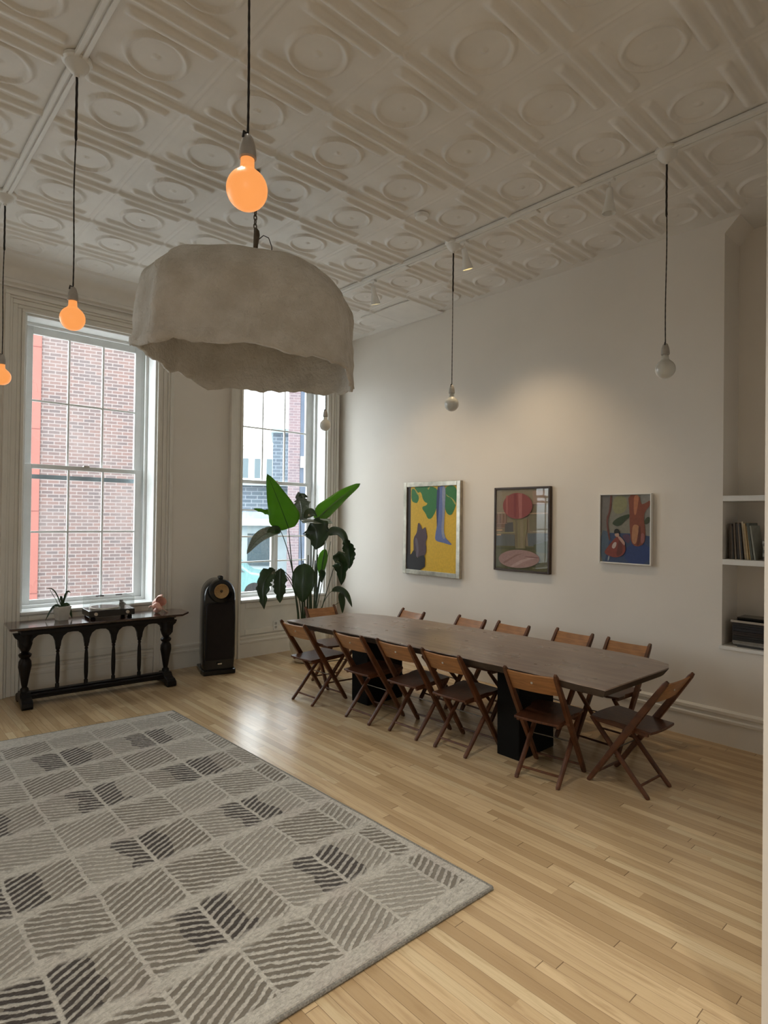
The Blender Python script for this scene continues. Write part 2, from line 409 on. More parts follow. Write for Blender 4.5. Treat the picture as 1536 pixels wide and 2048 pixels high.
# right wall: solid up to the recess, the corner sloping to the ceiling
NY = 1.70
b = MB().box(XW, 5.75, NY, YW, 0, ZC)
b.box(XW, 5.75, .62, NY, 0, .75)
b.box(5.57, 5.75, .62, NY, .75, ZC)
b.prism([(NY, 4.07), (NY, ZC), (1.59, ZC)], XW, 5.57, 'x')
struct(b.build('wall_right', m_wall))
struct(MB().box(2.30, 5.75, -.1, .62, 0, ZC).build('wall_partition', m_wall))
struct(MB().box(5.55, 5.75, YB, -.1, 0, ZC).build('wall_near', m_wall))
# baseboards (profiled)
BP = [(0, 0), (.022, 0), (.022, .175), (.034, .18), (.036, .20), (.022, .208), (.020, .232), (.034, .24), (.034, .262), (.010, .275), (0, .275)]
o = MB().prism([(XW-p, z) for p, z in BP], .62, YW-.02, 'y').build('baseboard_right', m_trim); struct(o)
b = MB()
for a, c in ((XL, -3.4), (-2.1, -1.03), (.27, 1.16), (2.81, 3.52), (5.17, XW-.03), (3.70, 4.99), (1.34, 2.63)):
    b.prism([(YW-p*.8, z) for p, z in BP], a, c, 'x')
struct(b.build('baseboard_window', m_trim))
# cornice along the window wall
cv = [(6.40, ZC)]+[(6.42+.20*math.sin(t), ZC-.02-.17*(1-math.cos(t))) for t in [i*PI/2/8 for i in range(9)]]+[(6.60, 3.985), (6.60, 3.955), (6.63, 3.94), (6.63, 3.92), (YW, 3.92), (YW, ZC)]
struct(shade_auto(MB().prism(cv, XL, XW, 'x').build('trim_1', m_ceil), 25))

# ------------------------------------------------------------------ windows
def frame_box(b, x0, x1, z0, z1, w, y0, y1, wb=None):
    wb = w if wb is None else wb
    b.box(x0, x0+w, y0, y1, z0, z1); b.box(x1-w, x1, y0, y1, z0, z1)
    b.box(x0+w, x1-w, y0, y1, z1-w, z1); b.box(x0+w, x1-w, y0, y1, z0, z0+wb); return b
def window(n, x0, x1, z0, z1, kind=0):
    root = sroot('window_%d' % n, ((x0+x1)/2, YW, z0)); ox, oz = (x0+x1)/2, z0
    def B(): return MB()
    def done(b, name, mat, parent=root, bevel=.004):
        b.v = [(x-(ox), y-YW, z-oz) for x, y, z in b.v] if parent is root else b.v
        return b.build(name, mat, parent, bevel=bevel)
    zt = z1
    # architrave: stepped mouldings on both sides and over the top, down to the floor
    b = B()
    for (a, c, p) in ((.0, .03, .035), (.03, .065, .022), (.065, .11, .032), (.11, .135, .045), (.135, .175, .062)):
        b.box(x0-c, x0-a, YW-p, YW, 0, zt+a+.0001); b.box(x1+a, x1+c, YW-p, YW, 0, zt+a+.0001)
        b.box(x0-c, x1+c, YW-p, YW, zt+a, zt+c)
    done(b, 'window_casing', m_trim, bevel=.006)
    yg = 6.93
    # jamb liner, stops
    b = B(); frame_box(b, x0-.001, x1+.001, z0-.03, zt+.001, .022, YW-.005, YW+.4)
    frame_box(b, x0+.02, x1-.02, z0, zt-.02, .045, yg+.03, YW+.38)
    frame_box(b, x0+.02, x1-.02, z0, zt-.02, .03, yg-.075, yg-.045)
    done(b, 'window_jamb', m_sash)
    gx0, gx1 = x0+.14, x1-.13
    zm = z0+1.435 if kind == 0 else 2.20
    # upper sash (further out) and its lights
    def sash(name, a, c, zz0, zz1, yy, cols, rows, rt, rb, mw=.020):
        b = B(); b.box(a-.075, a, yy-.02, yy+.02, zz0, zz1); b.box(c, c+.075, yy-.02, yy+.02, zz0, zz1)
        b.box(a, c, yy-.02, yy+.02, zz1-rt, zz1); b.box(a, c, yy-.02, yy+.02, zz0, zz0+rb)
        for q in cols: b.box(a+(c-a)*q-mw/2, a+(c-a)*q+mw/2, yy-.014, yy+.014, zz0+rb, zz1-rt)
        for q in rows: b.box(a, c, yy-.013, yy+.013, q-mw/2, q+mw/2)
        s = done(b, name, m_sash)
        g = MB().box(a-.01-ox, c+.01-ox, yy-.002-YW, yy+.002-YW, zz0+rb-.01-oz, zz1-rt+.01-oz); g.build('pane', m_glass, s)
        return s
    ztop = zt-.03
    if kind == 0:
        sash('upper_sash', gx0, gx1, zm-.02, ztop, yg+.045, (1/3, 2/3), (zm+.68,), .075, .045)
        sash('lower_sash', gx0, gx1, z0+.005, zm+.025, yg, (1/3, 2/3), (z0+.765,), .045, .07)
        b = B().box(gx0-.06, gx1+.06, yg+.10, yg+.12, 2.115, 2.16); done(b, 'storm_rail', M_storm, bevel=0)
    else:
        sash('upper_sash', gx0, gx1, zm-.02, ztop, yg+.045, (1/3, 2/3), (zm+.72,), .075, .045)
        s = sash('lower_sash', gx0, gx1, z0+.005, zm+.025, yg, (), (1.835, 1.49, 1.16), .045, .05)
        b = MB(); cx = 4.352; b.box(cx-.05-ox, cx+.05-ox, yg-.022-YW, yg+.022-YW, z0+.05-oz, zm-.02-oz)
        b.box(cx-.012-ox, cx+.012-ox, yg-.034-YW, yg-.02-YW, z0+.05-oz, zm-.02-oz); b.build('mullion', m_sash, s, bevel=.004)
    # sash lift dots and lock
    b = B().box(ox-.03, ox+.03, yg-.045, yg-.015, zm+.02, zm+.035); done(b, 'sash_lock', m_chrome, bevel=.003)
    # stool and apron panel below
    b = B().box(x0-.0, x1+.0, YW-.055, yg-.02, z0-.03, z0); done(b, 'window_stool', m_sash, bevel=.008)
    b = B().box(x0, x1, YW-.012, YW+.01, .275, z0-.035)
    frame_box(b, x0+.0, x1-.0, .28, z0-.04, .07, YW-.03, YW-.01)
    done(b, 'apron_panel', m_trim, bevel=.006)
    return root
M_storm = M('aluminium_storm_rail', (.30, .36, .40), .5, .3, var=.1)
for i, (x0, x1, z0, z1) in enumerate(WINS):
    window(i+1, x0, x1, z0, z1, 1 if i == 1 else 0)

# ------------------------------------------------------------------ outside
# brick building across the street, turned a little toward the room
def outside():
    g = MB().box(-60, 120, 8.5, 140, -1.35, -1.1).build('ground', m_pave); struct(g)
    az = R(-15.5); o = thing('brick_building', 'haze-toned red brick building with a salmon strip, across the street beyond the left window', 'building', (3.9, 13.8, -1.1), az)
    MB().box(-.80, 2.6, 0, 4, 0, 16).build('brick_wall', m_brick, o)
    s = MB().box(-1.04, -.80, -.05, 4, 0, 16).build('corner_pilaster', m_salmon, o, bevel=.01)
    mj = M('pilaster_joint', (.15, .05, .045), .8)
    for z in (1.2, 2.9, 4.6, 6.3, 8.0): MB().box(-1.045, -.795, -.056, -.049, z, z+.012).build('panel_joint', mj, s)
    AZ = R(-32.7); P = lambda D: (D*math.sin(-AZ), D*math.cos(AZ), -1.1)
    o = thing('stone_building', 'distant white classical building with a cornice, seen through the right window', 'building', P(60), AZ)
    MB().box(-4.0, .9, 0, 8, 0, 9.4).build('facade', m_stone, o)
    b = MB().box(-4.2, 1.1, -.4, 8, 9.4, 9.7); b.box(-4.4, 1.3, -.7, 8, 9.7, 10.1)
    b.build('cornice', m_stone, o)
    for k in range(4):
        for z in (3.4, 6.6): MB().box(-3.7+k*1.15, -3.15+k*1.15, -.06, 0, z, z+1.9).build('window', m_wind, o)
    o = thing('narrow_brick_building', 'narrow rose-grey brick building beyond the right window', 'building', P(23), AZ)
    MB().box(.27, .70, 0, 1.2, 0, 14).build('brick_wall', m_brick2, o)
    o2 = thing('slate_building', 'dark blue-grey building with a white sign panel beyond the right window', 'building', P(23), AZ)
    MB().box(.71, 6, 0, 5, 0, 16).build('facade', m_slate, o2)
    MB().box(.72, 1.05, -.08, 0, 4.72, 5.15).build('sign_panel', m_stone, o2)
    o3 = thing('shop_building', 'low blue-grey shop building across the street beyond the right window', 'building', P(27), AZ)
    MB().box(-9.0, .6, 0, 1.4, 3.05, 4.2).build('upper_storey', m_brick3, o3)
    MB().box(-9.2, .6, -.35, 1.4, 4.2, 4.42).build('cornice', m_shop, o3)
    MB().box(-9.0, .6, -.1, 1.4, 0, 3.05).build('shop_front', m_shop, o3)
    for k in range(5): MB().box(-8.6+k*1.8, -7.4+k*1.8, -.16, -.08, .7, 2.1).build('shop_window', m_wind, o3)
    MB().box(-9.0, .6, -.5, -.1, 2.45, 2.75).build('awning', m_stone, o3)
    o4 = thing('side_building', 'washed-out blue-grey building just left of the narrow brick one', 'building', P(29.5), AZ)
    MB().box(-.40, .62, 0, 4, 0, 6.9).build('brick_wall', m_brick3, o4); MB().box(-.5, .62, -.2, 4, 6.9, 7.1).build('cornice', m_shop, o4)
    c = thing('car', 'teal car parked in the street beyond the right window', 'car', P(21), AZ)
    D = -2.1
    prof = [(-2.1,.35),(-2.15,.75),(-1.9,.92),(-1.2,1.0),(-.7,1.42),(.6,1.45),(1.2,1.0),(2.0,.88),(2.15,.6),(2.1,.35)]
    MB().prism([(x+D, z) for x, z in prof], -.85, .85, 'y').build('body', m_car, c, bevel=.06)
    MB().prism([(x+D, z) for x, z in [(-1.05,1.02),(-.66,1.36),(.55,1.38),(.98,1.02)]], -.862, .862, 'y').build('side_window', m_wind, c)
    for x in (-1.35, 1.3):
        for y in (-.85, .72): MB().lathe([(.34, -.13), (.34, .0), (.2, .005), (.0, .01)], 20, (x+D, y, .34), 'y').build('wheel', m_tyre, c)
outside()

# ------------------------------------------------------------------ ceiling tracks, spots, pendants
def track(x, wide, lab):
    o = thing('lighting_track', lab, 'lighting track', (x, 0, ZC))
    b = MB(); y0, y1 = -1.5, 6.35
    if wide: b.box(-.042, -.006, y0, y1, -.034, -.006); b.box(.008, .042, y0, y1, -.030, -.006); b.box(-.012, .012, y0, y1, -.016, -.004)
    else: b.box(-.030, -.006, y0, y1, -.030, -.006); b.box(.006, .030, y0, y1, -.030, -.006); b.box(-.008, .008, y0, y1, -.018, -.004)
    b.build('rail', m_white, o, bevel=.003)
    if wide:
        for y in (2.62, 4.05): MB().box(-.02, .05, y, y+.16, -.044, -.028).build('connector', m_white, o, bevel=.008)
track(.9165, False, 'white ceiling track over the rug, carrying the lit pendants')
track(3.9665, True, 'white ceiling track over the dining table, carrying the spotlights')
def spot(y, aim, lit, lab, x=3.98, col=(1, .76, .48), size=88, grp='spotlights on the dining table track'):
    o = thing('track_spotlight', lab, 'spotlight', (x, y, ZC-.03), 0, grp)
    MB().box(-.02, .02, -.035, .035, -.02, .0).build('mount', m_white, o, bevel=.004)
    MB().tube([(0,0,-.01),(0,0,-.06),(.0,0,-.085)], .006).build('stem', m_white, o)
    d = Vector(aim).normalized(); q = d.to_track_quat('Z', 'Y').to_matrix()
    base = Vector((0, 0, -.075))
    def L(prof, n=24):
        b = MB().lathe(prof, n); b.v = [tuple(base+q@Vector(v)) for v in b.v]; return b
    shade_auto(L([(.010, -.02), (.020, -.012), (.023, .0), (.024, .05), (.036, .10), (.046, .145), (.049, .16), (.045, .16), (.032, .10), (.02, .06), (.0, .055)]).build('lamp_head', m_white, o))
    L([(.0, .098), (.029, .098), (.029, .104), (.0, .104)]).build('lens', m_lens if lit else m_sock, o)
    if lit:
        ld = bpy.data.lights.new('spot_lamp', 'SPOT'); ld.energy = lit; ld.color = col; ld.spot_size = R(size); ld.spot_blend = .9; ld.shadow_soft_size = .03 if size > 85 else .14
        lo = bpy.data.objects.new('spot_lamp', ld); COL.objects.link(lo); lo.parent = o; lo.location = base+d*.165
        lo.rotation_euler = (-d).to_track_quat('Z', 'Y').to_euler()
m_lens = M('lit_spot_lens', (.9, .8, .5), .4, emis=((1, .78, .35), 9))
spot(4.55, (.34, .10, -1), 44, 'small white spotlight at window end of the track, lit yellow underneath')
spot(3.36, (.36, .02, -1), 56, 'white spotlight beside the middle pendant cord, lit yellow underneath')
spot(2.04, (.05, .05, -1), 0, 'unlit white spotlight beside the pendant nearest the shelves')

for y_ in (2.15, .30, -.95):   # three heads added to the rug-side track, unseen, to brighten rug and floor
    spot(y_, (.14, .06, -1), 165 if y_ > 1 else 160, 'added unseen spotlight on the rug-side track above the rug' if y_ > 1 else 'added unseen spotlight on the rug-side track above the near floor' if y_ > 0 else 'added unseen spotlight farthest back on the rug-side track', .9165, (1, .94, .83), 80, 'unseen spotlights added on the rug-side track')
m_on = M('lit_amber_bulb', (.35, .16, .06), .35, emis=((1.0, .36, .095), .80))
m_off = M('frosted_white_bulb', (.60, .60, .56), .15, coat=.6)
# thin translucent feel of opal glass
def pendant(x, y, zb, lit, lab, sway=0.0):
    o = thing('pendant_lamp', lab, 'pendant lamp', (x, y, 0), 0, 'bare bulb pendants hanging from the tracks')
    shade_auto(MB().lathe([(.075, ZC-.006), (.075, ZC-.022), (.060, ZC-.030), (.058, ZC-.046), (.035, ZC-.075), (.014, ZC-.088), (.012, ZC-.10), (.004, ZC-.102)], 28).build('canopy', m_white, o))
    r = .0625; zn = zb+.085; zs = zb+.165
    pts = []; n = 60; z1 = ZC-.10
    for k in range(n+1):
        t = k/n; z = z1+(zs-z1)*t
        pts.append((math.sin(t*7+x)*.0035*math.sin(PI*t), math.cos(t*5+y)*.0035*math.sin(PI*t), z))
    MB().tube(pts, [.0033+.0007*((k % 2)) for k in range(n+1)], 6).build('cord', m_cord, o)
    MB().tube([(.001*((k % 2)), .001*((k+1) % 2), ZC-.10-k*.03) for k in range(12)]+[(0, 0, ZC-.445)], [.0065]*11+[.0075, .003], 8).build('cord_sleeve', m_cord, o)
    s = shade_auto(MB().lathe([(.0, zs+.004), (.010, zs+.002), (.016, zs-.006), (.0235, zs-.03), (.026, zs-.05), (.027, zs-.068), (.023, zs-.072), (.0, zs-.072)], 24).build('socket', m_sock, o))
    MB().tube([(.0, 0, zs+.004), (-.016, -.004, zs+.006), (-.019, -.005, zs-.012)], .004).build('cord_grip', m_cord, s)
    prof = [(.0, -r)]+[(r*math.sin(a), -r*math.cos(a)) for a in [PI*k/20 for k in range(1, 17)]]
    prof += [(.0245, r*.98), (.0215, r*1.12), (.0205, zs-.070-zb)]
    MB().lathe(prof, 32, (0, 0, zb)).build('bulb', m_on if lit else m_off, o, smooth=True)
    return o
pendant(.9165, 1.641, 2.755, 1, 'largest glowing amber bulb hanging in front of the plaster shade')
pendant(.9165, 3.471, 2.792, 1, 'glowing amber bulb hanging in front of the left window')
pendant(.9165, 5.301, 2.785, 1, 'glowing amber bulb at the far left edge beside the window casing')
pendant(3.9665, 1.641, 2.745, 0, 'unlit white bulb hanging nearest the bookshelf recess')
pendant(3.9665, 3.471, 2.758, 0, 'unlit white bulb hanging above the yellow painting')
pendant(3.9665, 5.301, 2.765, 0, 'small unlit white bulb hanging in front of the right window')
tag(MB().lathe([(.0, ZC-.035), (.045, ZC-.035), (.055, ZC-.028), (.058, ZC-.006), (.0, ZC-.006)], 28, (3.42, 3.33, 0)).build('smoke_detector', m_white), 'small round white smoke detector on the tiled ceiling', 'smoke detector')

# ------------------------------------------------------------------ big plaster lampshade
def cloud():
    o = thing('plaster_pendant_lamp', 'huge rough off-white plaster shade hanging over the rug', 'pendant lamp', (2.09, 3.78, 0))
    e1, e2 = Vector((.738, -.675, 0)), Vector((.675, .738, 0))
    rim = [(0, 2.68), (22, 2.70), (45, 2.72), (70, 2.74), (95, 2.755), (120, 2.775), (150, 2.83), (172, 2.87), (185, 2.86), (205, 2.855), (222, 2.82), (233, 2.80), (246, 2.815), (258, 2.815), (272, 2.79), (287, 2.775), (302, 2.73), (312, 2.735), (318, 2.72), (330, 2.715), (337, 2.66), (350, 2.65), (360, 2.68)]
    def rz(a):
        a = a % 360
        for (a0, z0), (a1, z1) in zip(rim, rim[1:]):
            if a0 <= a <= a1: t = (a-a0)/(a1-a0); t = t*t*(3-2*t); return z0+(z1-z0)*t
    NU, NV = 144, 34; rs = np.random.RandomState(5)
    def nz(p, s, seed=0):
        from mathutils import noise as mn
        return mn.noise(Vector((p[0]*s+seed, p[1]*s, p[2]*s)))
    vs, fs = [], []
    for v in range(NV+1):
        t = v/NV
        for k in range(NU):
            A = 360*k/NU; a = R(A); c, s = math.cos(a), math.sin(a)
            n = 3.0; rr = (abs(c)**n+abs(s)**n)**(-1/n)
            # straight sides then a rounded shoulder
            if t < .55: f = 1.015-.035*(t/.55)**1.2; hz = t/.55*.68
            else:
                q = (t-.55)/.45; f = .98*(1-q)**(.50-.10*c) if q < 1 else 0; hz = .68+.32*(1-(1-q)**2.5)
            zt = 3.50 - .075*(c*f*rr)
            z0 = rz(A)
            x, y = .712*rr*c*f+.062, .60*rr*s*f
            if A > 196 and A < 262: # crease facet at front left
                w_ = math.exp(-((A-236)/6)**2)-.6*math.exp(-((A-222)/8)**2); x *= 1+.06*w_; y *= 1+.06*w_
            flare = .012*math.exp(-(t/.05)**2); x *= 1+flare; y *= 1+flare
            z = z0+(zt-z0)*hz
            P = e1*x+e2*y+Vector((0, 0, z))
            d = (nz(P, 2.3)*.042+nz(P, 6, 5)*.020+nz(P, 17, 9)*.009)+(.022*math.exp(-((t-.05)/.035)**2) if 200 < A < 262 else 0)
            z += (nz(P, 6.5, 3)*.030+nz(P, 14, 3)*.018+nz(P, 30, 3)*.008)*math.exp(-t/.12)
            u = (e1*c+e2*s)
            P = P+u*d*(1 if t < .8 else .5); P.z = z+(nz(P, 4, 2)*.015 if t > .6 else 0)
            vs.append(tuple(P))
    for v in range(NV):
        for k in range(NU): fs.append((v*NU+k, v*NU+(k+1) % NU, (v+1)*NU+(k+1) % NU, (v+1)*NU+k))
    fs.append(tuple(range(NV*NU, (NV+1)*NU)))
    s = mesh('shade', vs, fs, m_shade, o, smooth=True)
    m = s.modifiers.new('thickness', 'SOLIDIFY'); m.thickness = .022; m.offset = -1
    hx, hy = 2.149-2.09, 3.725-3.78
    b = MB()
    z = ZC-.03; k = 0
    while z > 3.78:
        d = Vector((1, 0, 0)) if k % 2 else Vector((0, 1, 0))
        pts = [Vector((hx, hy, z-.0215))+d*.011*math.cos(a)+Vector((0, 0, .021*math.sin(a))) for a in [2*PI*i/12 for i in range(13)]]
        b.tube(pts, .0042, 6, False); z -= .031; k += 1
    b.build('chain', m_steel, o)
    shade_auto(MB().lathe([(.0, ZC-.05), (.012, ZC-.048), (.014, ZC-.03), (.028, ZC-.014), (.03, ZC-.006)], 16, (hx, hy, 0)).build('ceiling_hook', m_steel, o))
    MB().tube([(hx, hy, 3.78), (hx+.012, hy, 3.76), (hx+.014, hy, 3.74), (hx+.006, hy, 3.66), (hx, hy, 3.50)], [.012, .02, .022, .017, .012], 10).build('carabiner', m_steel, o)
    MB().tube([(hx+.02, hy, 3.70), (hx+.05, hy-.03, 3.735), (hx+.08, hy-.05, 3.72), (hx+.10, hy-.06, 3.66), (hx+.105, hy-.065, 3.50)], .0035, 6).build('power_cable', m_cord, o)
    MB().lathe([(.0, 3.05), (.03, 3.06), (.05, 3.10), (.045, 3.14), (.02, 3.18), (.02, 3.26), (.0, 3.262)], 20, (hx, hy, 0)).build('bulb', m_off, o, smooth=True)
    MB().tube([(hx, hy, 3.26), (hx, hy, 3.52)], .006).build('bulb_cord', m_cord, o)
cloud()

# ------------------------------------------------------------------ rug
def rug():
    o = thing('area_rug', 'large grey wool rug with carved striped leaf pattern and dark patches', 'rug')
    c = [(2.325, 1.745), (2.25, 5.205), (-1.3, 5.56), (-1.3, 1.85)]
    n = 40; b = MB(); T = .019
    top = []; 
    for i in range(4):
        p, q = c[i], c[(i+1) % 4]
        for k in range(n):
            t = k/n; top.append((p[0]+(q[0]-p[0])*t+random.uniform(-.002, .002), p[1]+(q[1]-p[1])*t+random.uniform(-.002, .002)))
    cx, cy = .5, 3.5
    ins = [(x+(cx-x)*.006, y+(cy-y)*.006) for x, y in top]
    N = len(top)
    vs = [(x, y, .001) for x, y in top]+[(x, y, T*.6) for x, y in top]+[(x, y, T) for x, y in ins]
    fs = [tuple(range(N))[::-1], tuple(range(2*N, 3*N))]
    for r_ in (0, 1): fs += [(r_*N+i, r_*N+(i+1) % N, (r_+1)*N+(i+1) % N, (r_+1)*N+i) for i in range(N)]
    b.add(vs, fs).build('pile', m_rug, o)
    # corded binding, wound thread by thread
    pts = []
    for i in range(4):
        p, q = Vector(c[i]), Vector(c[(i+1) % 4]); L = (q-p).length; k = int(L/.007)
        pts += [(*(p+(q-p)*(j/k)), .0095) for j in range(k)]
    pts.append(pts[0])
    MB().tube(pts, [.0088+.0012*(j % 2) for j in range(len(pts))], 7, False).build('binding', M('rug_binding', (.30, .28, .245), .95, var=.5, nscale=120, bmp=.5, bscale=200), o)
rug()

# ------------------------------------------------------------------ dining table
def table():
    o = thing('dining_table', 'long live-edge walnut dining table on two black block legs', 'table', (3.82, 3.33, 0))
    from mathutils import noise as mn
    LE = [(1.735, 3.39), (2.12, 3.408), (2.63, 3.396), (2.9, 3.388), (3.37, 3.352), (3.69, 3.352), (4.3, 3.30), (4.92, 3.245)]
    RE = [(1.715, 4.25), (1.76, 4.36), (1.90, 4.42), (2.13, 4.46), (2.75, 4.42), (3.3, 4.40), (4.1, 4.32), (4.55, 4.20), (4.80, 4.10), (4.90, 4.02)]
    def edge(T, side, n=70):
        r_ = []
        for k in range(n+1):
            y = T[0][0]+(T[-1][0]-T[0][0])*k/n; x = float(np.interp(y, [q[0] for q in T], [q[1] for q in T]))
            r_.append((x+(mn.noise(Vector((y*5+side*9, 1.3, 0)))*.012+mn.noise(Vector((y*13+side*5, 1.3, 0)))*.004)-3.82, y-3.33))
        return r_
    poly = edge(LE, 0)+edge(RE, 1)[::-1]
    N = len(poly); vs = []
    for z, f in ((.688, .90), (.70, .935), (.742, .998), (.75, .995)):
        vs += [(x*f, y*(1-(1-f)*.25), z) for x, y in poly]
    fs = [tuple(range(N))[::-1], tuple(range(3*N, 4*N))]
    for r_ in range(3): fs += [(r_*N+i, r_*N+(i+1) % N, (r_+1)*N+(i+1) % N, (r_+1)*N+i) for i in range(N)]
    B_ = MB().add(vs, fs); B_.m = [1]*(2+3*N); B_.m[1] = 0
    for q in range(2+2*N, 2+3*N): B_.m[q] = 0
    B_.build('tabletop', [m_table, m_bark], o)
    for y0, y1 in ((4.22, 4.45), (2.54, 2.74)):
        MB().prism([(3.69-3.82, 0), (4.15-3.82, 0), (4.13-3.82, .684), (3.68-3.82, .684)], y0-3.33, y1-3.33, 'y').build('leg', m_black, o, bevel=.008)
table()

# ------------------------------------------------------------------ folding chairs
def folding_chair():
    o = thing('folding_chair', '', 'chair')
    W = .176; top = (-.325, .774); foot = (.205, 0)
    def post(y):
        b = MB(); d = (top[0]-foot[0], top[1]-foot[1]); pts = []
        for t, w_, th in ((0, .022, .026), (.03, .029, .030), (.3, .034, .031), (.55, .045, .031), (.75, .041, .029), (.97, .031, .027), (1.0, .020, .020)):
            pts.append((foot[0]+d[0]*t, foot[1]+d[1]*t, w_, th))
        vs = []; nx = Vector((d[1], 0, -d[0])).normalized()
        for x, z, w_, th in pts:
            for i, j in ((-1,-1),(-.6,-1.15),(.6,-1.15),(1,-1),(1,1),(.6,1.15),(-.6,1.15),(-1,1)):
                p = Vector((x, y, z))+nx*i*w_/2; vs.append((p.x, y+j*th/2.3, p.z))
        n = 8; fs = [tuple(range(n))[::-1], tuple(range(6*n, 7*n))]+[(k*n+i, k*n+(i+1) % n, (k+1)*n+(i+1) % n, (k+1)*n+i) for k in range(6) for i in range(n)]
        return b.add(vs, fs)
    for s in (-1, 1): post(s*W).build('back_post', m_chair, o, bevel=.002)
    for s in (-1, 1):
        MB().tube([(-.195, s*(W-.030), 0), (-.19, s*(W-.030), .01), (-.10, s*(W-.030), .10), (.12, s*(W-.030), .335), (.205, s*(W-.030), .425)], [.012, .0150, .0165, .0175, .015], 10).build('rear_leg', m_chair, o, smooth=False)
    # seat: slightly dished board, wider at the front
    n = 8; vs = []; 
    for zt in (0, 1):
        for i in range(n+1):
            for j in range(n+1):
                u, v = i/n, j/n; x = -.215+.425*u; hw = (W-.018)+(.018 if x > .06 else .0)*min(1, max(0, (x-.02)/.06)); y = (v*2-1)*hw
                if u == 0: x += .012*(1-(2*v-1)**2)*-1
                if u == 1: x -= .02*(2*v-1)**4
                z = .428+.012*u-.006*math.sin(PI*v)*math.sin(PI*u)*(zt)+(zt-1)*.017; vs.append((x, y, z))
    fs = []; K = (n+1)**2; I = lambda a, i, j: a*K+i*(n+1)+j
    for i in range(n):
        for j in range(n): fs.append((I(1, i, j), I(1, i+1, j), I(1, i+1, j+1), I(1, i, j+1))); fs.append((I(0, i, j), I(0, i, j+1), I(0, i+1, j+1), I(0, i+1, j)))
    for i in range(n):
        fs.append((I(0, i, 0), I(0, i+1, 0), I(1, i+1, 0), I(1, i, 0))); fs.append((I(0, i+1, n), I(0, i, n), I(1, i, n), I(1, i+1, n)))
        fs.append((I(0, 0, i+1), I(0, 0, i), I(1, 0, i), I(1, 0, i+1))); fs.append((I(0, n, i), I(0, n, i+1), I(1, n, i+1), I(1, n, i)))
    mesh('seat', vs, fs, m_seat, o, bevel=.004)
    for s in (-1, 1): MB().bar((-.19, s*(W-.035), .402), (.19, s*(W-.035), .412), .018, .022).build('seat_rail', m_chair, o)
    # curved top rail between the posts
    d = Vector((top[0]-foot[0], 0, top[1]-foot[1])).normalized(); nn = Vector((d.z, 0, -d.x)); vs = []; n = 10
    for k in range(n+1):
        y = -W+.008+(2*W-.016)*k/n; bow = -.008*(1-(2*k/n-1)**2)
        for (a, c_) in ((.800, -.006), (.972, -.006), (.972, .006), (.800, .006)):
            L = math.hypot(top[0]-foot[0], top[1]-foot[1]); p = Vector((foot[0], 0, foot[1]))+d*(a*L)+nn*(c_+bow); vs.append((p.x, y, p.z))
    fs = [(0, 1, 2, 3), (n*4+3, n*4+2, n*4+1, n*4)]+[(k*4+i, (k+1)*4+i, (k+1)*4+(i+1) % 4, k*4+(i+1) % 4) for k in range(n) for i in range(4)]
    rl = MB().add(vs, fs).build('backrest', m_chairlt, o, bevel=.003)
    p = Vector((foot[0], 0, 0))+d*(.90*L)+nn*(-.016)
    MB().lathe([(.0, -.003), (.008, -.002), (.008, .002), (.0, .003)], 12, tuple(p), 'x').build('screw_cap', m_chrome, rl)
    MB().tube([(.163, -W, .060), (.163, W, .060)], .0085, 8).build('front_stretcher', m_chair, o)
    MB().tube([(-.135, -W+.03, .062), (-.135, W-.03, .062)], .0085, 8).build('rear_stretcher', m_chair, o)
    MB().tube([(.043, -W-.014, .245), (.043, W+.014, .245)], .0045, 8).build('pivot_rod', m_steel, o)
    b = MB().box(-.105, -.08, -W-.012, W+.012, .398, .414); b.build('cross_bar', m_chair, o)
    return o
ch0 = folding_chair()
CH = [ # x, y, rz deg, label
 (3.475, 4.70, 3, 'brown wooden folding chair at the window end of the rug side, farthest left'),
 (3.545, 3.975, 2, 'second wooden folding chair from the window on the rug side of the table'),
 (3.60, 3.475, 3, 'middle wooden folding chair of the five on the rug side of the table'),
 (3.625, 2.99, 2, 'fourth wooden folding chair from the window on the rug side of the table'),
 (3.665, 2.285, 9, 'wooden folding chair with a round screw in its back, nearest on the rug side'),
 (3.965, 1.845, 87, 'wooden folding chair alone at the near end of the table'),
 (3.93, 5.05, 262, 'wooden folding chair at the window end of the table, in front of the plant'),
 (4.27, 4.55, 174, 'wooden folding chair on the wall side, nearest the window'),
 (4.40, 3.85, 175, 'reddish wooden folding chair second from the window, below the yellow painting'),
 (4.44, 3.37, 177, 'wooden folding chair in the middle of the wall side'),
 (4.55, 2.80, 177, 'wooden folding chair fourth from the window, wall side, between the two right pictures'),
 (4.515, 2.28, 179, 'wooden folding chair on the wall side below the small white-framed painting'),
]
for k, (x, y, rz, lab) in enumerate(CH):
    c = ch0 if k == 0 else copy_tree(ch0)
    c.location = (x, y, 0); c.rotation_euler = (0, 0, R(rz)); tag(c, lab, 'chair', 'wooden folding chairs around the dining table')

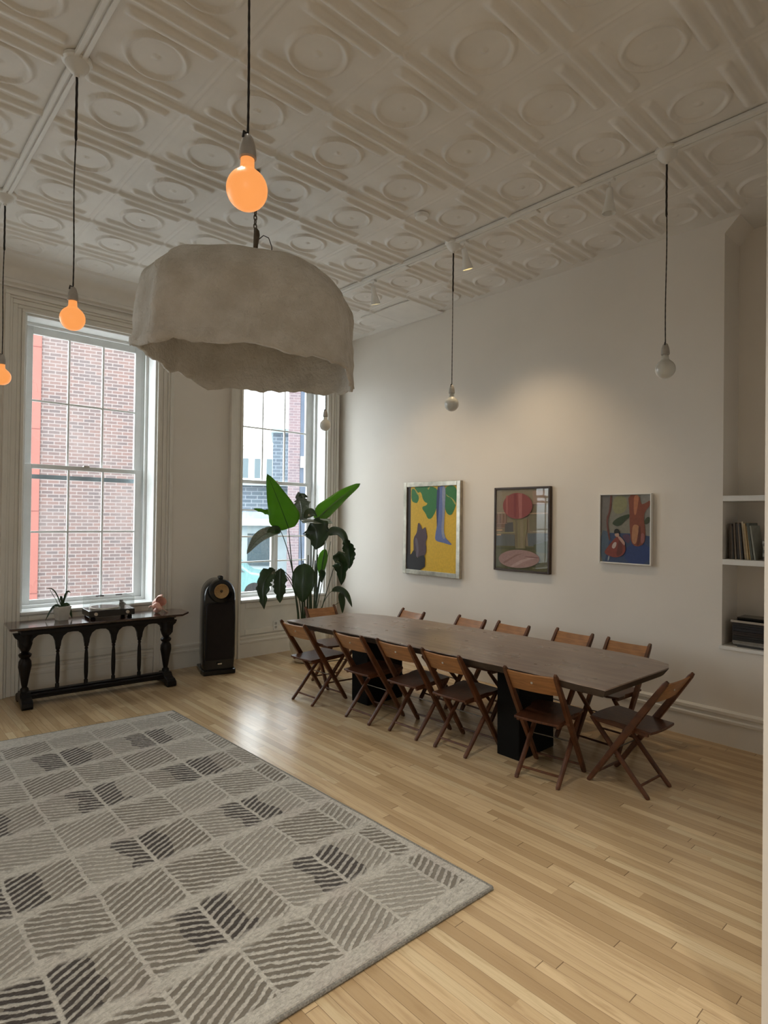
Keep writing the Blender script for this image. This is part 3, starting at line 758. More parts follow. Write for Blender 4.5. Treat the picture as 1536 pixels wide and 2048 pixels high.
# ------------------------------------------------------------------ console table with arcade
def console():
    o = thing('console_table', 'dark carved console table with an arcade of slim columns, under the left window', 'table', (1.95, 6.235, 0), R(-4.2))
    ZT = .735; hw, hd = .79, .215
    t = [(-hw+.01, -hd), (hw-.05, -hd), (hw+.06, -hd*.35), (hw+.06, hd*.6), (hw-.02, hd), (-hw+.01, hd), (-hw, hd-.02), (-hw, -hd+.02)]
    MB().prism(t, ZT-.022, ZT, 'z').build('tabletop', m_dtop, o, bevel=.005)
    # moulded frieze and arched apron
    b = MB().box(-.70, .70, -.13, .13, ZT-.045, ZT-.022); b.box(-.69, .69, -.11, .11, ZT-.085, ZT-.045)
    b.build('frieze', m_dwood, o, bevel=.006)
    cols = [-.62, -.372, -.124, .124, .372, .62]
    b = MB(); prof = [(-.124, .50), (-.104, .505), (-.098, .555), (-.080, .60), (-.045, .628), (.0, .632), (.045, .628), (.080, .60), (.098, .555), (.104, .505), (.124, .50)]
    for k in range(5):
        c = (cols[k]+cols[k+1])/2
        for (x0, z0), (x1, z1) in zip(prof, prof[1:]): b.prism([(c+x0, z0), (c+x1, z1), (c+x1, ZT-.08), (c+x0, ZT-.08)], -.022, .022, 'y')
    b.build('arcade_apron', m_dwood, o)
    for c in cols[1:-1]:
        p = [(.018, .10), (.018, .15), (.012, .158), (.015, .17), (.019, .22), (.020, .30), (.017, .40), (.012, .445), (.018, .455), (.012, .465), (.020, .48), (.022, .51)]
        shade_auto(MB().lathe(p, 16, (c, 0, 0)).build('column', m_dwood, o), 50)
    for c in (-.64, .64):
        p = [(.035, .10), (.035, .145), (.022, .16), (.028, .19), (.040, .27), (.055, .35), (.052, .395), (.035, .425), (.050, .44), (.055, .46), (.030, .48), (.045, .51), (.060, .56), (.050, .60), (.062, .64), (.062, .66)]
        shade_auto(MB().lathe(p, 20, (c, 0, 0)).build('end_leg', m_dwood, o), 50)
        s = 1 if c > 0 else -1
        MB().prism([(c, .66), (c+s*.10, .655), (c+s*.085, .62), (c+s*.06, .60), (c+s*.055, .53), (c+s*.03, .50), (c, .50)], -.05, .05, 'y').build('corbel', m_dwood, o, bevel=.006)
        prof = [(-.20, 0), (-.215, .02), (-.21, .055), (-.17, .075), (-.10, .085), (-.06, .12), (.06, .12), (.10, .085), (.17, .075), (.21, .055), (.215, .02), (.20, 0), (.12, .0), (.10, .02), (-.10, .02), (-.12, 0)]
        MB().prism(prof, c-.045, c+.045, 'x').build('sled_foot', m_dwood, o, bevel=.006)
    b = MB().box(-.60, .60, -.075, .075, .075, .10); b.box(-.60, .60, -.085, -.072, .06, .078); b.box(-.60, .60, -.03, .03, .10, .115)
    b.build('stretcher', m_dwood, o, bevel=.004)
    return o
console()
ZT = .735
def orchid():
    o = thing('potted_orchid', 'small orchid in a tapered white square pot on the console table', 'potted plant', (1.625, 6.33, ZT), R(12))
    a, c_ = .042, .062; h = .135
    vs = [(-a,-a,0),(a,-a,0),(a,a,0),(-a,a,0),(-c_,-c_,h),(c_,-c_,h),(c_,c_,h),(-c_,c_,h)]; d = c_-.007
    vs += [(-d,-d,h),(d,-d,h),(d,d,h),(-d,d,h),(-d*.92,-d*.92,h-.02),(d*.92,-d*.92,h-.02),(d*.92,d*.92,h-.02),(-d*.92,d*.92,h-.02)]
    fs = [(3,2,1,0)]+[(i, (i+1) % 4, 4+(i+1) % 4, 4+i) for i in range(4)]+[(4+i, 4+(i+1) % 4, 8+(i+1) % 4, 8+i) for i in range(4)]+[(8+i, 8+(i+1) % 4, 12+(i+1) % 4, 12+i) for i in range(4)]
    mesh('pot', vs, fs, m_pot, o, bevel=.003)
    MB().box(-d*.93, d*.93, -d*.93, d*.93, h-.03, h-.018).build('soil', m_soil, o)
    e1 = Vector((.95, -.3, 0)); 
    for (ax, az, ln, w_) in ((-1.15, -.13, .16, .022), (-.25, .05, .09, .020), (.75, .12, .13, .020), (1.1, -.13, .11, .045), (-1.2, .17, .15, .010)):
        pts = []; n = 9
        for k in range(n):
            t = k/(n-1); p = Vector((0, 0, h-.02))+e1*(ax*ln*t*.75)+Vector((0, 0, az*t+.10*math.sin(PI*t*.9)*(1-.3*t))); pts.append(p)
        blade('leaf', pts, w_, m_leafd, o, Vector((0, -1, .3)))
    MB().tube([(.01, 0, h-.02), (.03, 0, h+.10), (.045, 0, h+.20), (.05, .0, h+.235)], [.0035, .003, .0025, .002], 6).build('flower_spike', m_stem, o)
    MB().tube([(-.02, 0, h-.02), (-.06, 0, h+.07), (-.09, 0, h+.12), (-.115, 0, h+.17)], [.003, .0025, .0025, .002], 6).build('flower_spike', m_stem, o)
def blade(name, pts, width, mat, parent, nrm, fold=.18, shape=None, ragged=0, seed=1, thick=.0018):
    """leaf blade with a folded midrib along pts"""
    rnd = random.Random(seed); n = len(pts); vs, fs = [], []; M_ = 8
    for k, p in enumerate(pts):
        t = k/(n-1); d = (Vector(pts[min(k+1, n-1)])-Vector(pts[max(k-1, 0)])).normalized()
        s = d.cross(nrm).normalized(); nn = s.cross(d).normalized()
        wv = (math.sin(PI*min(1, max(0, t))**.75)**.75 if shape is None else shape(t))*width/2+.0008
        for j in range(-M_//2, M_//2+1):
            q = j/(M_/2); rg = 1+(rnd.uniform(-ragged, ragged) if abs(q) > .6 else 0)-(.20 if ragged and abs(q) > .7 and k % 5 == 3 else 0)
            z = abs(q)*fold*wv*2+.010*math.sin(t*14+abs(q)*5)*abs(q)*(width/.3)
            vs.append(tuple(Vector(p)+s*q*wv*rg+nn*z))
    W = M_+1
    for k in range(n-1):
        for j in range(M_): fs.append((k*W+j, k*W+j+1, (k+1)*W+j+1, (k+1)*W+j))
    o = mesh(name, vs, fs, mat, parent, smooth=True)
    m = o.modifiers.new('thick', 'SOLIDIFY'); m.thickness = thick
    return o
orchid()
def turntable():
    o = thing('turntable', 'black turntable with clear dust cover on the console table', 'turntable', (2.035, 6.275, ZT), R(-4))
    MB().box(-.21, .21, -.15, .15, .025, .085).build('plinth', m_gloss, o, bevel=.004)
    for x in (-.17, .17):
        for y in (-.12, .12): MB().lathe([(.022, 0), (.024, .008), (.016, .025)], 16, (x, y, 0)).build('foot', m_black, o)
    for x in (-.15, .14):
        kb = MB().lathe([(.017, .0), (.017, .010), (.013, .012), (.0, .012)], 20, (x, -.15, .055), 'y').build('knob', m_chrome, o)
    MB().lathe([(.135, .085), (.138, .09), (.138, .102), (.13, .104), (.0, .104)], 40, (-.04, 0, 0)).build('platter', m_chrome, o)
    MB().lathe([(.12, .104), (.12, .106), (.0, .106)], 40, (-.04, 0, 0)).build('record', m_gloss, o)
    ta = MB().lathe([(.026, .085), (.026, .12), (.02, .124), (.0, .124)], 20, (.15, .09, 0)); 
    ta.tube([(.15, .11, .130), (.15, .05, .130), (.145, -.06, .120), (.10, -.105, .114)], .005, 8); ta.box(.085, .115, -.125, -.095, .106, .118)
    ta.box(.135, .165, .10, .13, .118, .142)
    ta.build('tonearm', m_black, o)
    b = MB(); t = .003; x0, x1, y0, y1, z0, z1 = -.205, .205, -.145, .145, .086, .205
    b.box(x0, x1, y0, y0+t, z0, z1); b.box(x0, x1, y1-t, y1, z0, z1); b.box(x0, x0+t, y0+t, y1-t, z0, z1); b.box(x1-t, x1, y0+t, y1-t, z0, z1); b.box(x0+t, x1-t, y0+t, y1-t, z1-t, z1)
    b.build('dust_cover', m_acryl, o)
    MB().box(-.09, -.02, .10, .14, .19, .202).build('hinge', m_black, o); MB().box(.10, .16, .12, .14, .19, .202).build('hinge', m_black, o)
turntable()
def conch():
    o = thing('conch_shell', 'pink conch shell lying on the right end of the console table', 'shell', (2.47, 6.17, ZT), R(8)); o.scale = (1.3, 1.3, 1.3)
    vs, fs = [], []; NA, NT = 90, 14; 
    # coiled body: radius grows along the spiral
    for k in range(NA+1):
        t = k/NA; a = t*4.5*PI; g = math.exp(2.0*(t-1)); cen = Vector((.045*g*math.cos(a), -.02+.045*(1-t)*0+.045*g*math.sin(a), .05+.0*g))
        cen = Vector((-.055+.10*t, .040*g*math.cos(a), .055+.040*g*math.sin(a)))
        for j in range(NT):
            b = 2*PI*j/NT; rr = .042*g*(1+.22*(math.cos(b*2+1) if t > .75 else 0)+.12*math.sin(a*4)*(b < PI)); d = Vector((math.cos(b), math.sin(b)*math.cos(a), math.sin(b)*math.sin(a)))
            vs.append(tuple(cen+d*rr))
    for k in range(NA):
        for j in range(NT): fs.append((k*NT+j, k*NT+(j+1) % NT, (k+1)*NT+(j+1) % NT, (k+1)*NT+j))
    fs.append(tuple(range(NT))[::-1])
    mesh('whorl', vs, fs, m_pink, o, smooth=True)
    # flared lip
    vs, fs = [], []; n, m_ = 14, 6
    for i in range(n+1):
        for j in range(m_+1):
            u, v = i/n, j/m_; a = -1.9+2.9*u; r = .035+.065*v*(.65+.35*math.sin(PI*u))
            vs.append((.03+.05*v-.015*math.cos(a*2), r*math.cos(a)+.008*math.sin(u*13)*v, .058+r*math.sin(a+.5)*.9))
    zmin = min(v[2] for v in vs); vs = [(x, y, z-min(0, zmin)) for x, y, z in vs]
    for i in range(n):
        for j in range(m_): fs.append((i*(m_+1)+j, (i+1)*(m_+1)+j, (i+1)*(m_+1)+j+1, i*(m_+1)+j+1))
    l = mesh('lip', vs, fs, m_pink, o, smooth=True); l.modifiers.new('t', 'SOLIDIFY').thickness = .004
conch()

# ------------------------------------------------------------------ floor speaker
def speaker():
    o = thing('floor_speaker', 'tall black floor-standing speaker with round head, beside the console table', 'loudspeaker', (3.21, 6.29, 0), R(-14))
    MB().prism([(-.175, -.20), (.175, -.20), (.187, -.1), (.17, .2), (-.17, .2), (-.187, -.1)], 0, .055, 'z').build('plinth', m_gloss, o, bevel=.01)
    # cabinet: bowed in plan, arched at the top
    prof = [(-.165, .055)]+[(-.178, .2), (-.180, .6), (-.172, .88)]
    arch = [(.168*math.cos(a), .885+.165*math.sin(a)) for a in [PI-PI*k/20 for k in range(1, 20)]]
    poly = prof+arch+[(-x, z) for x, z in prof[::-1]]
    vs = []; N = len(poly); ys = [(-.165, .93), (-.15, .99), (-.05, 1.0), (.08, .93), (.17, .70), (.2, .45)]
    for y, s in ys: vs += [(x*s, y, .055+(z-.055)*(1 if s > .9 else .97+.03*s)) for x, z in poly]
    fs = [tuple(range(N))[::-1], tuple(range((len(ys)-1)*N, len(ys)*N))]+[(k*N+i, k*N+(i+1) % N, (k+1)*N+(i+1) % N, (k+1)*N+i) for k in range(len(ys)-1) for i in range(N)]
    shade_auto(MB().add(vs, fs).build('cabinet', m_gloss, o), 50)
    MB().prism([(-.150, .16), (.150, .16), (.150, .76), (.13, .79), (-.13, .79), (-.150, .76)], -.19, -.163, 'y').build('grille', M('speaker_grille_cloth', (.012, .008, .007), .95, var=.3), o, bevel=.01)
    # head
    h = MB().lathe([(.0, -.20), (.05, -.19), (.10, -.13), (.125, -.05), (.133, .03), (.133, .08), (.125, .105), (.09, .11), (.085, .10), (.0, .10)], 36, (0, -.12, .925), 'y')
    shade_auto(h.build('midrange_head', m_gloss, o), 45)
    dr = MB().lathe([(.082, .104), (.078, .112), (.072, .106), (.03, .085), (.0, .085)], 36, (0, -.12, .925), 'y').build('driver_cone', m_cone, o, smooth=True)
    MB().lathe([(.020, .085), (.016, .105), (.0, .115)], 20, (0, -.12, .925), 'y').build('phase_plug', m_steel, dr, smooth=True)
    tw = MB().lathe([(.0, -.12), (.012, -.11), (.021, -.04), (.023, .03), (.018, .035), (.0, .03)], 24, (0, -.17, 1.072), 'y').build('tweeter', m_gloss, o, smooth=True)
    MB().box(-.022, .022, -.195, -.188, .115, .127).build('badge', m_chrome, o)
speaker()
# outlet on the wall under the right window
o = thing('wall_outlet', 'small wall outlet low on the panel under the right window', 'outlet', (4.20, YW-.034, .36))
MB().box(-.035, .035, -.006, 0, -.057, .057).build('cover_plate', m_white, o, bevel=.003)
MB().box(-.017, .017, -.008, -.005, .008, .040).build('socket', m_sock, o); MB().box(-.017, .017, -.008, -.005, -.040, -.008).build('socket', m_sock, o)

# ------------------------------------------------------------------ bird of paradise
def plant():
    C0 = Vector((4.28, 6.02, 0))
    o = thing('bird_of_paradise_plant', 'tall bird of paradise plant with broad green leaves in front of the right window', 'potted plant', C0)
    shade_auto(MB().lathe([(.10, 0), (.15, .01), (.20, .10), (.225, .22), (.215, .33), (.19, .385), (.175, .385), (.175, .35), (.0, .35)], 36).build('pot', m_pot, o))
    MB().lathe([(.0, .362), (.172, .36), (.172, .34), (.0, .34)], 24).build('soil', m_soil, o)
    V = lambda x, y, z: Vector((x, y, z))-C0
    vd = Vector((.62, .78, 0)).normalized()  # broad side roughly faces the room
    def bez(a, b, c, n):
        return [a*(1-t)**2+b*2*t*(1-t)+c*t*t for t in [k/(n-1) for k in range(n)]]
    def stalk(x, y, top, bend=(0, 0, 0), r=.010):
        p0 = Vector((x, y, .34)); top = Vector(top); mid = (p0+top)/2+Vector(bend)
        MB().tube(bez(p0, mid, top, 14), [r-(r*.55)*k/13 for k in range(14)], 8).build('stalk', m_stem, o, smooth=True)
    paddle = lambda t: (min(1, t/.22)**.6)*(1-max(0, (t-.22)/.78)**1.7)**.8
    oval = lambda t: math.sin(PI*t**.8)**.7
    def leaf(base, mid, tip, w_, mat, nrm=None, fold=.16, shape=None, seed=1, ragged=0, n=18):
        pts = bez(V(*base), V(*mid), V(*tip), n); nr = -vd if nrm is None else Vector(nrm)
        lf = blade('leaf', pts, w_, mat, o, nr, fold, shape or oval, ragged, seed)
        MB().tube(pts, [.0045*(1-.7*k/(n-1)) for k in range(n)], 6).build('midrib', m_stem, lf)
    # upright pair
    leaf((3.87, 5.85, 1.62), (3.74, 5.85, 1.92), (3.545, 5.80, 2.225), .40, m_leaf, shape=lambda t: (min(1, (t+.04)/.25)**.55)*(1-t)**.72*1.08, fold=.08, seed=2)
    stalk(-.10, 0, V(3.87, 5.85, 1.62), (-.03, 0, .02))
    leaf((4.30, 5.90, 1.72), (4.56, 5.86, 1.97), (4.90, 5.80, 2.185), .21, m_leaf, nrm=(-.45, -.75, .5), fold=.25, shape=lambda t: (min(1, (t+.05)/.2)**.6)*(1-max(0, t-.2)/.8)**.5, seed=3)
    leaf((4.36, 5.90, 1.76), (4.56, 5.93, 1.93), (4.78, 5.97, 2.07), .10, m_leafd, nrm=(.3, -.6, -.6), fold=.2, seed=31)
    stalk(.02, .03, V(4.30, 5.90, 1.72), (.0, 0, .05))
    # glossy horizontal leaf with its drooping half
    leaf((3.92, 5.66, 1.70), (4.10, 5.62, 1.70), (4.31, 5.62, 1.71), .13, m_sheen, nrm=(-.1, -.45, .9), fold=.05, shape=lambda t: .45+.55*t**.5 if t < .97 else .6, seed=4)
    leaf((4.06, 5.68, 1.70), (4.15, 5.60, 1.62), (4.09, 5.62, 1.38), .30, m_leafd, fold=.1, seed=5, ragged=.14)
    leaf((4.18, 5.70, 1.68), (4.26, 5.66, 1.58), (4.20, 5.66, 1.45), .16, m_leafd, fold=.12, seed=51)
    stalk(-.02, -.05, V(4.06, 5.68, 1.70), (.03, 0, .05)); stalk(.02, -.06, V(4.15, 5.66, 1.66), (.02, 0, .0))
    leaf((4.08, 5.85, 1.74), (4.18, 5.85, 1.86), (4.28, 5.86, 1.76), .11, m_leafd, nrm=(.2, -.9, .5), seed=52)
    # shredded leaf behind
    leaf((4.24, 6.12, 1.70), (4.27, 6.14, 1.90), (4.20, 6.15, 2.06), .20, m_sheen, fold=.1, seed=6, ragged=.3)
    leaf((4.20, 6.13, 2.00), (4.24, 6.13, 2.03), (4.33, 6.13, 2.00), .06, m_leafd, seed=61)
    stalk(-.04, .05, V(4.22, 6.12, 1.75), (0, 0, 0), .008)
    leaf((4.02, 6.10, 1.70), (3.85, 6.12, 1.80), (3.58, 6.15, 1.84), .07, m_leaf, fold=.2, seed=7, ragged=.4)
    # left arching leaf
    leaf((3.80, 5.90, 1.58), (3.52, 5.88, 1.62), (3.34, 5.86, 1.34), .14, m_sheen, nrm=(-.35, -.75, .55), fold=.15, seed=8)
    leaf((3.80, 5.90, 1.59), (3.68, 5.89, 1.63), (3.60, 5.88, 1.53), .10, m_leafd, nrm=(-.35, -.85, .3), fold=.15, seed=81)
    stalk(-.13, 0, V(3.80, 5.90, 1.58), (.08, 0, .22), .009)
    # lower left pair
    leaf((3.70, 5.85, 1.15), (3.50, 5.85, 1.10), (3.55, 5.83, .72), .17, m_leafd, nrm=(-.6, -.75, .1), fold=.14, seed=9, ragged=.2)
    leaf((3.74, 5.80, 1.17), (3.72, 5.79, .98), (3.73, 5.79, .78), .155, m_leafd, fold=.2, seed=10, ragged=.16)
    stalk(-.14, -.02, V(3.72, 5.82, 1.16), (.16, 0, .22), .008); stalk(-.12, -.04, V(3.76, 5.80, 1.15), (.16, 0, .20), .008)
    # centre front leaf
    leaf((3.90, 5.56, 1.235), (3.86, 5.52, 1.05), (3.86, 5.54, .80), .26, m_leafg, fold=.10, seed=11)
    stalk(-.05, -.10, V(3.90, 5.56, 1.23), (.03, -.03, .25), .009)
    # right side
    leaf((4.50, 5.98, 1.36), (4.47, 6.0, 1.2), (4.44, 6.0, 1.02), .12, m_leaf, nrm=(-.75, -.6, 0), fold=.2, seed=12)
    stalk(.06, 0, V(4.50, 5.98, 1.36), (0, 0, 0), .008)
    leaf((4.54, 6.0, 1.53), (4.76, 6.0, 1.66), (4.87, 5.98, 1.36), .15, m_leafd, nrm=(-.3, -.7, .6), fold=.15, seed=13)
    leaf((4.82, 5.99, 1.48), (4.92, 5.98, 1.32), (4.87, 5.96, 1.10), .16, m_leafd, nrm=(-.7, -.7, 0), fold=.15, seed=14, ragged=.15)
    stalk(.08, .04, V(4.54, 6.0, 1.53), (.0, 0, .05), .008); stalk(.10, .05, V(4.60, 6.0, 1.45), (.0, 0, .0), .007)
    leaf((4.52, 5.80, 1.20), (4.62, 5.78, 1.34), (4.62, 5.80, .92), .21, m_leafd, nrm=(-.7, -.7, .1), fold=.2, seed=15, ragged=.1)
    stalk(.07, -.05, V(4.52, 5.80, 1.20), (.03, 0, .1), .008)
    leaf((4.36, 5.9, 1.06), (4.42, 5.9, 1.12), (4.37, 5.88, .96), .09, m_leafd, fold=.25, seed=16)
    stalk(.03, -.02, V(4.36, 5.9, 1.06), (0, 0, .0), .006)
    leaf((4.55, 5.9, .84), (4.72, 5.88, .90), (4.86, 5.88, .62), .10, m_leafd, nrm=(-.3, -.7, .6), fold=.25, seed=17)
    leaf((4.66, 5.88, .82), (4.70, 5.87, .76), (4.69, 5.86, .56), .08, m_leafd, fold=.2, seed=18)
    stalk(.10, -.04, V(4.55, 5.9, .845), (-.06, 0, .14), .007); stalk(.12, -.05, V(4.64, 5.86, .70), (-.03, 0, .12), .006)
    for k in range(6): stalk(-.08+.04*k, .02*(k % 3)-.03, Vector((-.12+.055*k, .03*(k % 2), 1.15+.07*(k % 3))), (0, 0, .05), .014)
m_sheen = M('strelitzia_leaf_painted_sheen', (.20, .25, .21), .18, var=.4, nscale=12, stretch=(3, 3, 12), bmp=.5, bscale=40, coat=.8)  # pale grey-green base colour paints in the sheen on these leaves
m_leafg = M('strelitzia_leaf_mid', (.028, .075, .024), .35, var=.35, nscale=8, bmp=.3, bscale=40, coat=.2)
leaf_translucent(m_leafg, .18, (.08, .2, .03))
plant()

# ------------------------------------------------------------------ pictures on the right wall
def flat(c, rough=.6, n=40): return M('paint_'+'_'.join('%d' % (q*255) for q in c), c, rough, var=.12, nscale=n, bmp=.2, bscale=90)
def picture(name, label, y0, y1, z0, z1, fw, depth, fmat, polys, bg, glass=False, lip=0):
    """y0 = near edge, y1 = far edge; polys in u (far..near 0..1), v (bottom..top)"""
    o = thing(name, label, 'picture', (XW, (y0+y1)/2, (z0+z1)/2)); W, H = y1-y0, z1-z0
    b = MB(); D = -depth
    for a in ((-W/2, -W/2+fw, -H/2, H/2), (W/2-fw, W/2, -H/2, H/2), (-W/2+fw, W/2-fw, H/2-fw, H/2), (-W/2+fw, W/2-fw, -H/2, -H/2+fw)):
        b.box(D, -.001, a[0], a[1], a[2], a[3])
    b.build('frame', fmat, o, bevel=.004)
    iw, ih = W-2*fw, H-2*fw; xf = D+.014
    b = MB(); mats = [flat(bg)]; b.box(xf, -.002, -iw/2, iw/2, -ih/2, ih/2)
    for k, (col, pts) in enumerate(polys):
        m_ = flat(col); mats.append(m_); b.mat(len(mats)-1); e = xf-.0004*(k+1)
        P = [(e, iw/2-min(1, max(0, u))*iw, -ih/2+min(1, max(0, v))*ih) for u, v in pts]
        b.add(P, [tuple(range(len(P)))])
    mesh('canvas', b.v, b.f, None, o, mats=mats, fm=b.m)
    if glass: MB().box(D+.003, D+.005, -iw/2, iw/2, -ih/2, ih/2).build('glazing', m_pglass, o)
    return o
def mapq(pts, TL, TR, BR, BL):
    r = []
    for x, y in pts:
        u, v = .5, .5
        for _ in range(6):
            xl = TL[0]+(BL[0]-TL[0])*(1-v); xr = TR[0]+(BR[0]-TR[0])*(1-v); u = (x-xl)/(xr-xl)
            yt = TL[1]+(TR[1]-TL[1])*u; yb = BL[1]+(BR[1]-BL[1])*u; v = 1-(y-yt)/(yb-yt)
        r.append((u, v))
    return r
def sm(pts, n=3):
    for _ in range(n):
        q = []
        for i in range(len(pts)):
            a, b_ = pts[i], pts[(i+1) % len(pts)]; q += [(a[0]*.75+b_[0]*.25, a[1]*.75+b_[1]*.25), (a[0]*.25+b_[0]*.75, a[1]*.25+b_[1]*.75)]
        pts = q
    return pts
Q1 = ((140, 215), (1095, 180), (1090, 1850), (145, 1730)); q1 = lambda p, s=2: mapq(sm(p, s), *Q1)
G, YG = (.03, .19, .045), (.42, .42, .10)
picture('framed_painting', 'yellow painting with green blobs and a blue stem in a silver frame', 4.385, 5.295, 1.08, 2.19, .055, .045, m_silver, [
    ((.03, .02, .02), mapq([(130, 200), (212, 200), (222, 1760), (130, 1760)], *Q1)),
    (G, q1([(225, 235), (290, 250), (345, 330), (378, 400), (370, 460), (340, 515), (285, 500), (240, 480), (222, 400)])),
    (G, q1([(260, 200), (745, 190), (740, 450), (715, 650), (640, 790), (590, 815), (545, 790), (515, 705), (445, 625), (448, 575), (520, 560), (552, 510), (500, 500), (450, 430), (432, 340), (395, 292), (365, 330), (320, 270)])),
    (YG, q1([(535, 225), (600, 205), (580, 235), (562, 268)], 1)),
    (YG, q1([(290, 255), (330, 330), (375, 385), (395, 350), (360, 345), (310, 265)], 1)),
    (G, q1([(870, 190), (1090, 180), (1085, 480), (1060, 600), (1010, 725), (965, 750), (905, 700), (875, 600), (880, 400)])),
    (YG, q1([(895, 350), (920, 395), (985, 410), (1070, 570), (1080, 520), (1020, 430), (930, 380), (905, 350)], 1)),
    ((.13, .18, .42), q1([(735, 195), (885, 190), (882, 500), (868, 800), (862, 1020), (880, 1150), (940, 1220), (1020, 1305), (960, 1300), (860, 1262), (700, 1225), (705, 1100), (735, 950), (728, 800), (718, 640)])),
    ((.27, .30, .42), q1([(815, 195), (892, 190), (880, 600), (868, 900), (862, 1050), (900, 1180), (840, 1200), (812, 1000), (840, 700)])),
    ((.035, .05, .16), q1([(730, 200), (782, 200), (768, 600), (752, 850), (735, 1000), (728, 800), (718, 640)])),
    ((.085, .05, .065), q1([(382, 868), (425, 925), (455, 1010), (490, 975), (522, 958), (540, 1080), (560, 1160), (520, 1240), (545, 1370), (520, 1500), (400, 1550), (280, 1450), (290, 1380), (278, 1160), (350, 1070), (362, 920)])),
    ((.15, .12, .15), q1([(320, 1150), (365, 1180), (395, 1400), (370, 1540), (335, 1500), (350, 1380), (320, 1260)])),
    ((.012, .011, .014), q1([(135, 1440), (190, 1450), (235, 1475), (290, 1375), (330, 1410), (350, 1540), (440, 1490), (522, 1490), (515, 1770), (135, 1745)], 1)),
], (.74, .47, .03))
Q2 = ((190, 165), (1205, 165), (1160, 1905), (130, 1795)); q2 = lambda p, s=0: mapq(sm(p, s) if s else p, *Q2)
def ell(cx, cy, rx, ry, n=36, rot=0): return [(cx+rx*math.cos(a)*math.cos(rot)-ry*math.sin(a)*math.sin(rot), cy+rx*math.cos(a)*math.sin(rot)+ry*math.sin(a)*math.cos(rot)) for a in [2*PI*k/n for k in range(n)]]
P2 = [((.30, .24, .16), q2([(190, 165), (1205, 165), (1190, 700), (175, 660)])), ((.38, .25, .18), q2([(900, 200), (1140, 200), (1140, 500), (910, 500)])),
      ((.22, .18, .11), q2([(850, 520), (1190, 520), (1185, 660), (840, 660)])), ((.20, .17, .10), q2([(830, 700), (1180, 700), (1170, 1040), (830, 1040)])),
      ((.26, .15, .10), q2([(180, 670), (400, 680), (370, 960), (170, 940)])), ((.10, .095, .095), q2([(350, 860), (510, 850), (510, 1060), (340, 1050)])),
      ((.13, .135, .13), q2([(150, 1090), (540, 1110), (540, 1370), (150, 1340)])), ((.12, .135, .15), q2([(790, 1090), (1170, 1100), (1165, 1370), (800, 1360)])),
      ((.11, .10, .03), q2([(140, 1330), (1170, 1380), (1165, 1905), (130, 1800)])), ((.07, .075, .02), q2([(140, 1360), (1165, 1410), (1165, 1450), (140, 1400)])),
      ((.065, .08, .03), q2([(900, 1340), (1170, 1250), (1165, 1520), (950, 1480)])),
      ((.24, .20, .10), q2([(500, 780), (790, 780), (790, 1050), (740, 1180), (750, 1410), (550, 1400), (560, 1150)])), ((.19, .15, .085), q2([(560, 800), (600, 800), (600, 1390), (565, 1390)])), ((.28, .23, .14), q2([(660, 800), (720, 800), (705, 1400), (650, 1400)]))]
for (x0, x1, y, t, c) in ((200, 410, 650, 22, (.50, .34, .24)), (835, 1185, 680, 22, (.48, .33, .20)), (880, 1195, 500, 14, (.10, .05, .04)), (200, 545, 1066, 24, (.36, .33, .17)), (900, 1170, 1055, 20, (.40, .34, .22)), (180, 320, 962, 14, (.42, .22, .13)), (175, 298, 1008, 22, (.75, .42, .22)), (175, 268, 1106, 24, (.70, .40, .22)), (190, 400, 872, 12, (.40, .24, .18))):
    P2.append((c, q2([(x0, y-t/2), (x1, y-t/2), (x1, y+t/2), (x0, y+t/2)])))
for x in (235, 300, 365): P2.append(((.38, .24, .18), q2([(x-6, 670), (x+6, 670), (x+2, 870), (x-10, 870)])))
P2 += [((.27, .055, .05), mapq(ell(615, 512, 292, 272), *Q2)), ((.36, .115, .10), mapq([(640, 252), (715, 256), (700, 775), (645, 780)], *Q2)), ((.20, .03, .03), mapq([(550, 260), (600, 252), (590, 765), (540, 735)], *Q2)), ((.36, .11, .09), mapq([(395, 300), (430, 285), (420, 700), (385, 650)], *Q2)),
       ((.34, .21, .19), mapq(ell(615, 1620, 405, 190, rot=.04), *Q2)), ((.44, .30, .27), mapq(sm([(420, 1770), (760, 1600), (1010, 1600), (780, 1650), (520, 1790)], 1), *Q2)), ((.20, .09, .08), mapq([(720, 1570), (880, 1580), (1010, 1600), (1000, 1612), (850, 1600)], *Q2)), ((.25, .14, .12), mapq([(300, 1680), (560, 1530), (720, 1500), (540, 1580), (330, 1710)], *Q2))]
picture('framed_print', 'brown-framed print with a red disc above a pink oval, middle picture', 3.24, 3.915, 1.22, 2.09, .022, .045, m_wframe, P2, (.27, .21, .14), True)
Q3 = ((160, 195), (1335, 165), (1310, 1800), (130, 1740)); q3 = lambda p, s=2: mapq(sm(p, s) if s else p, *Q3)
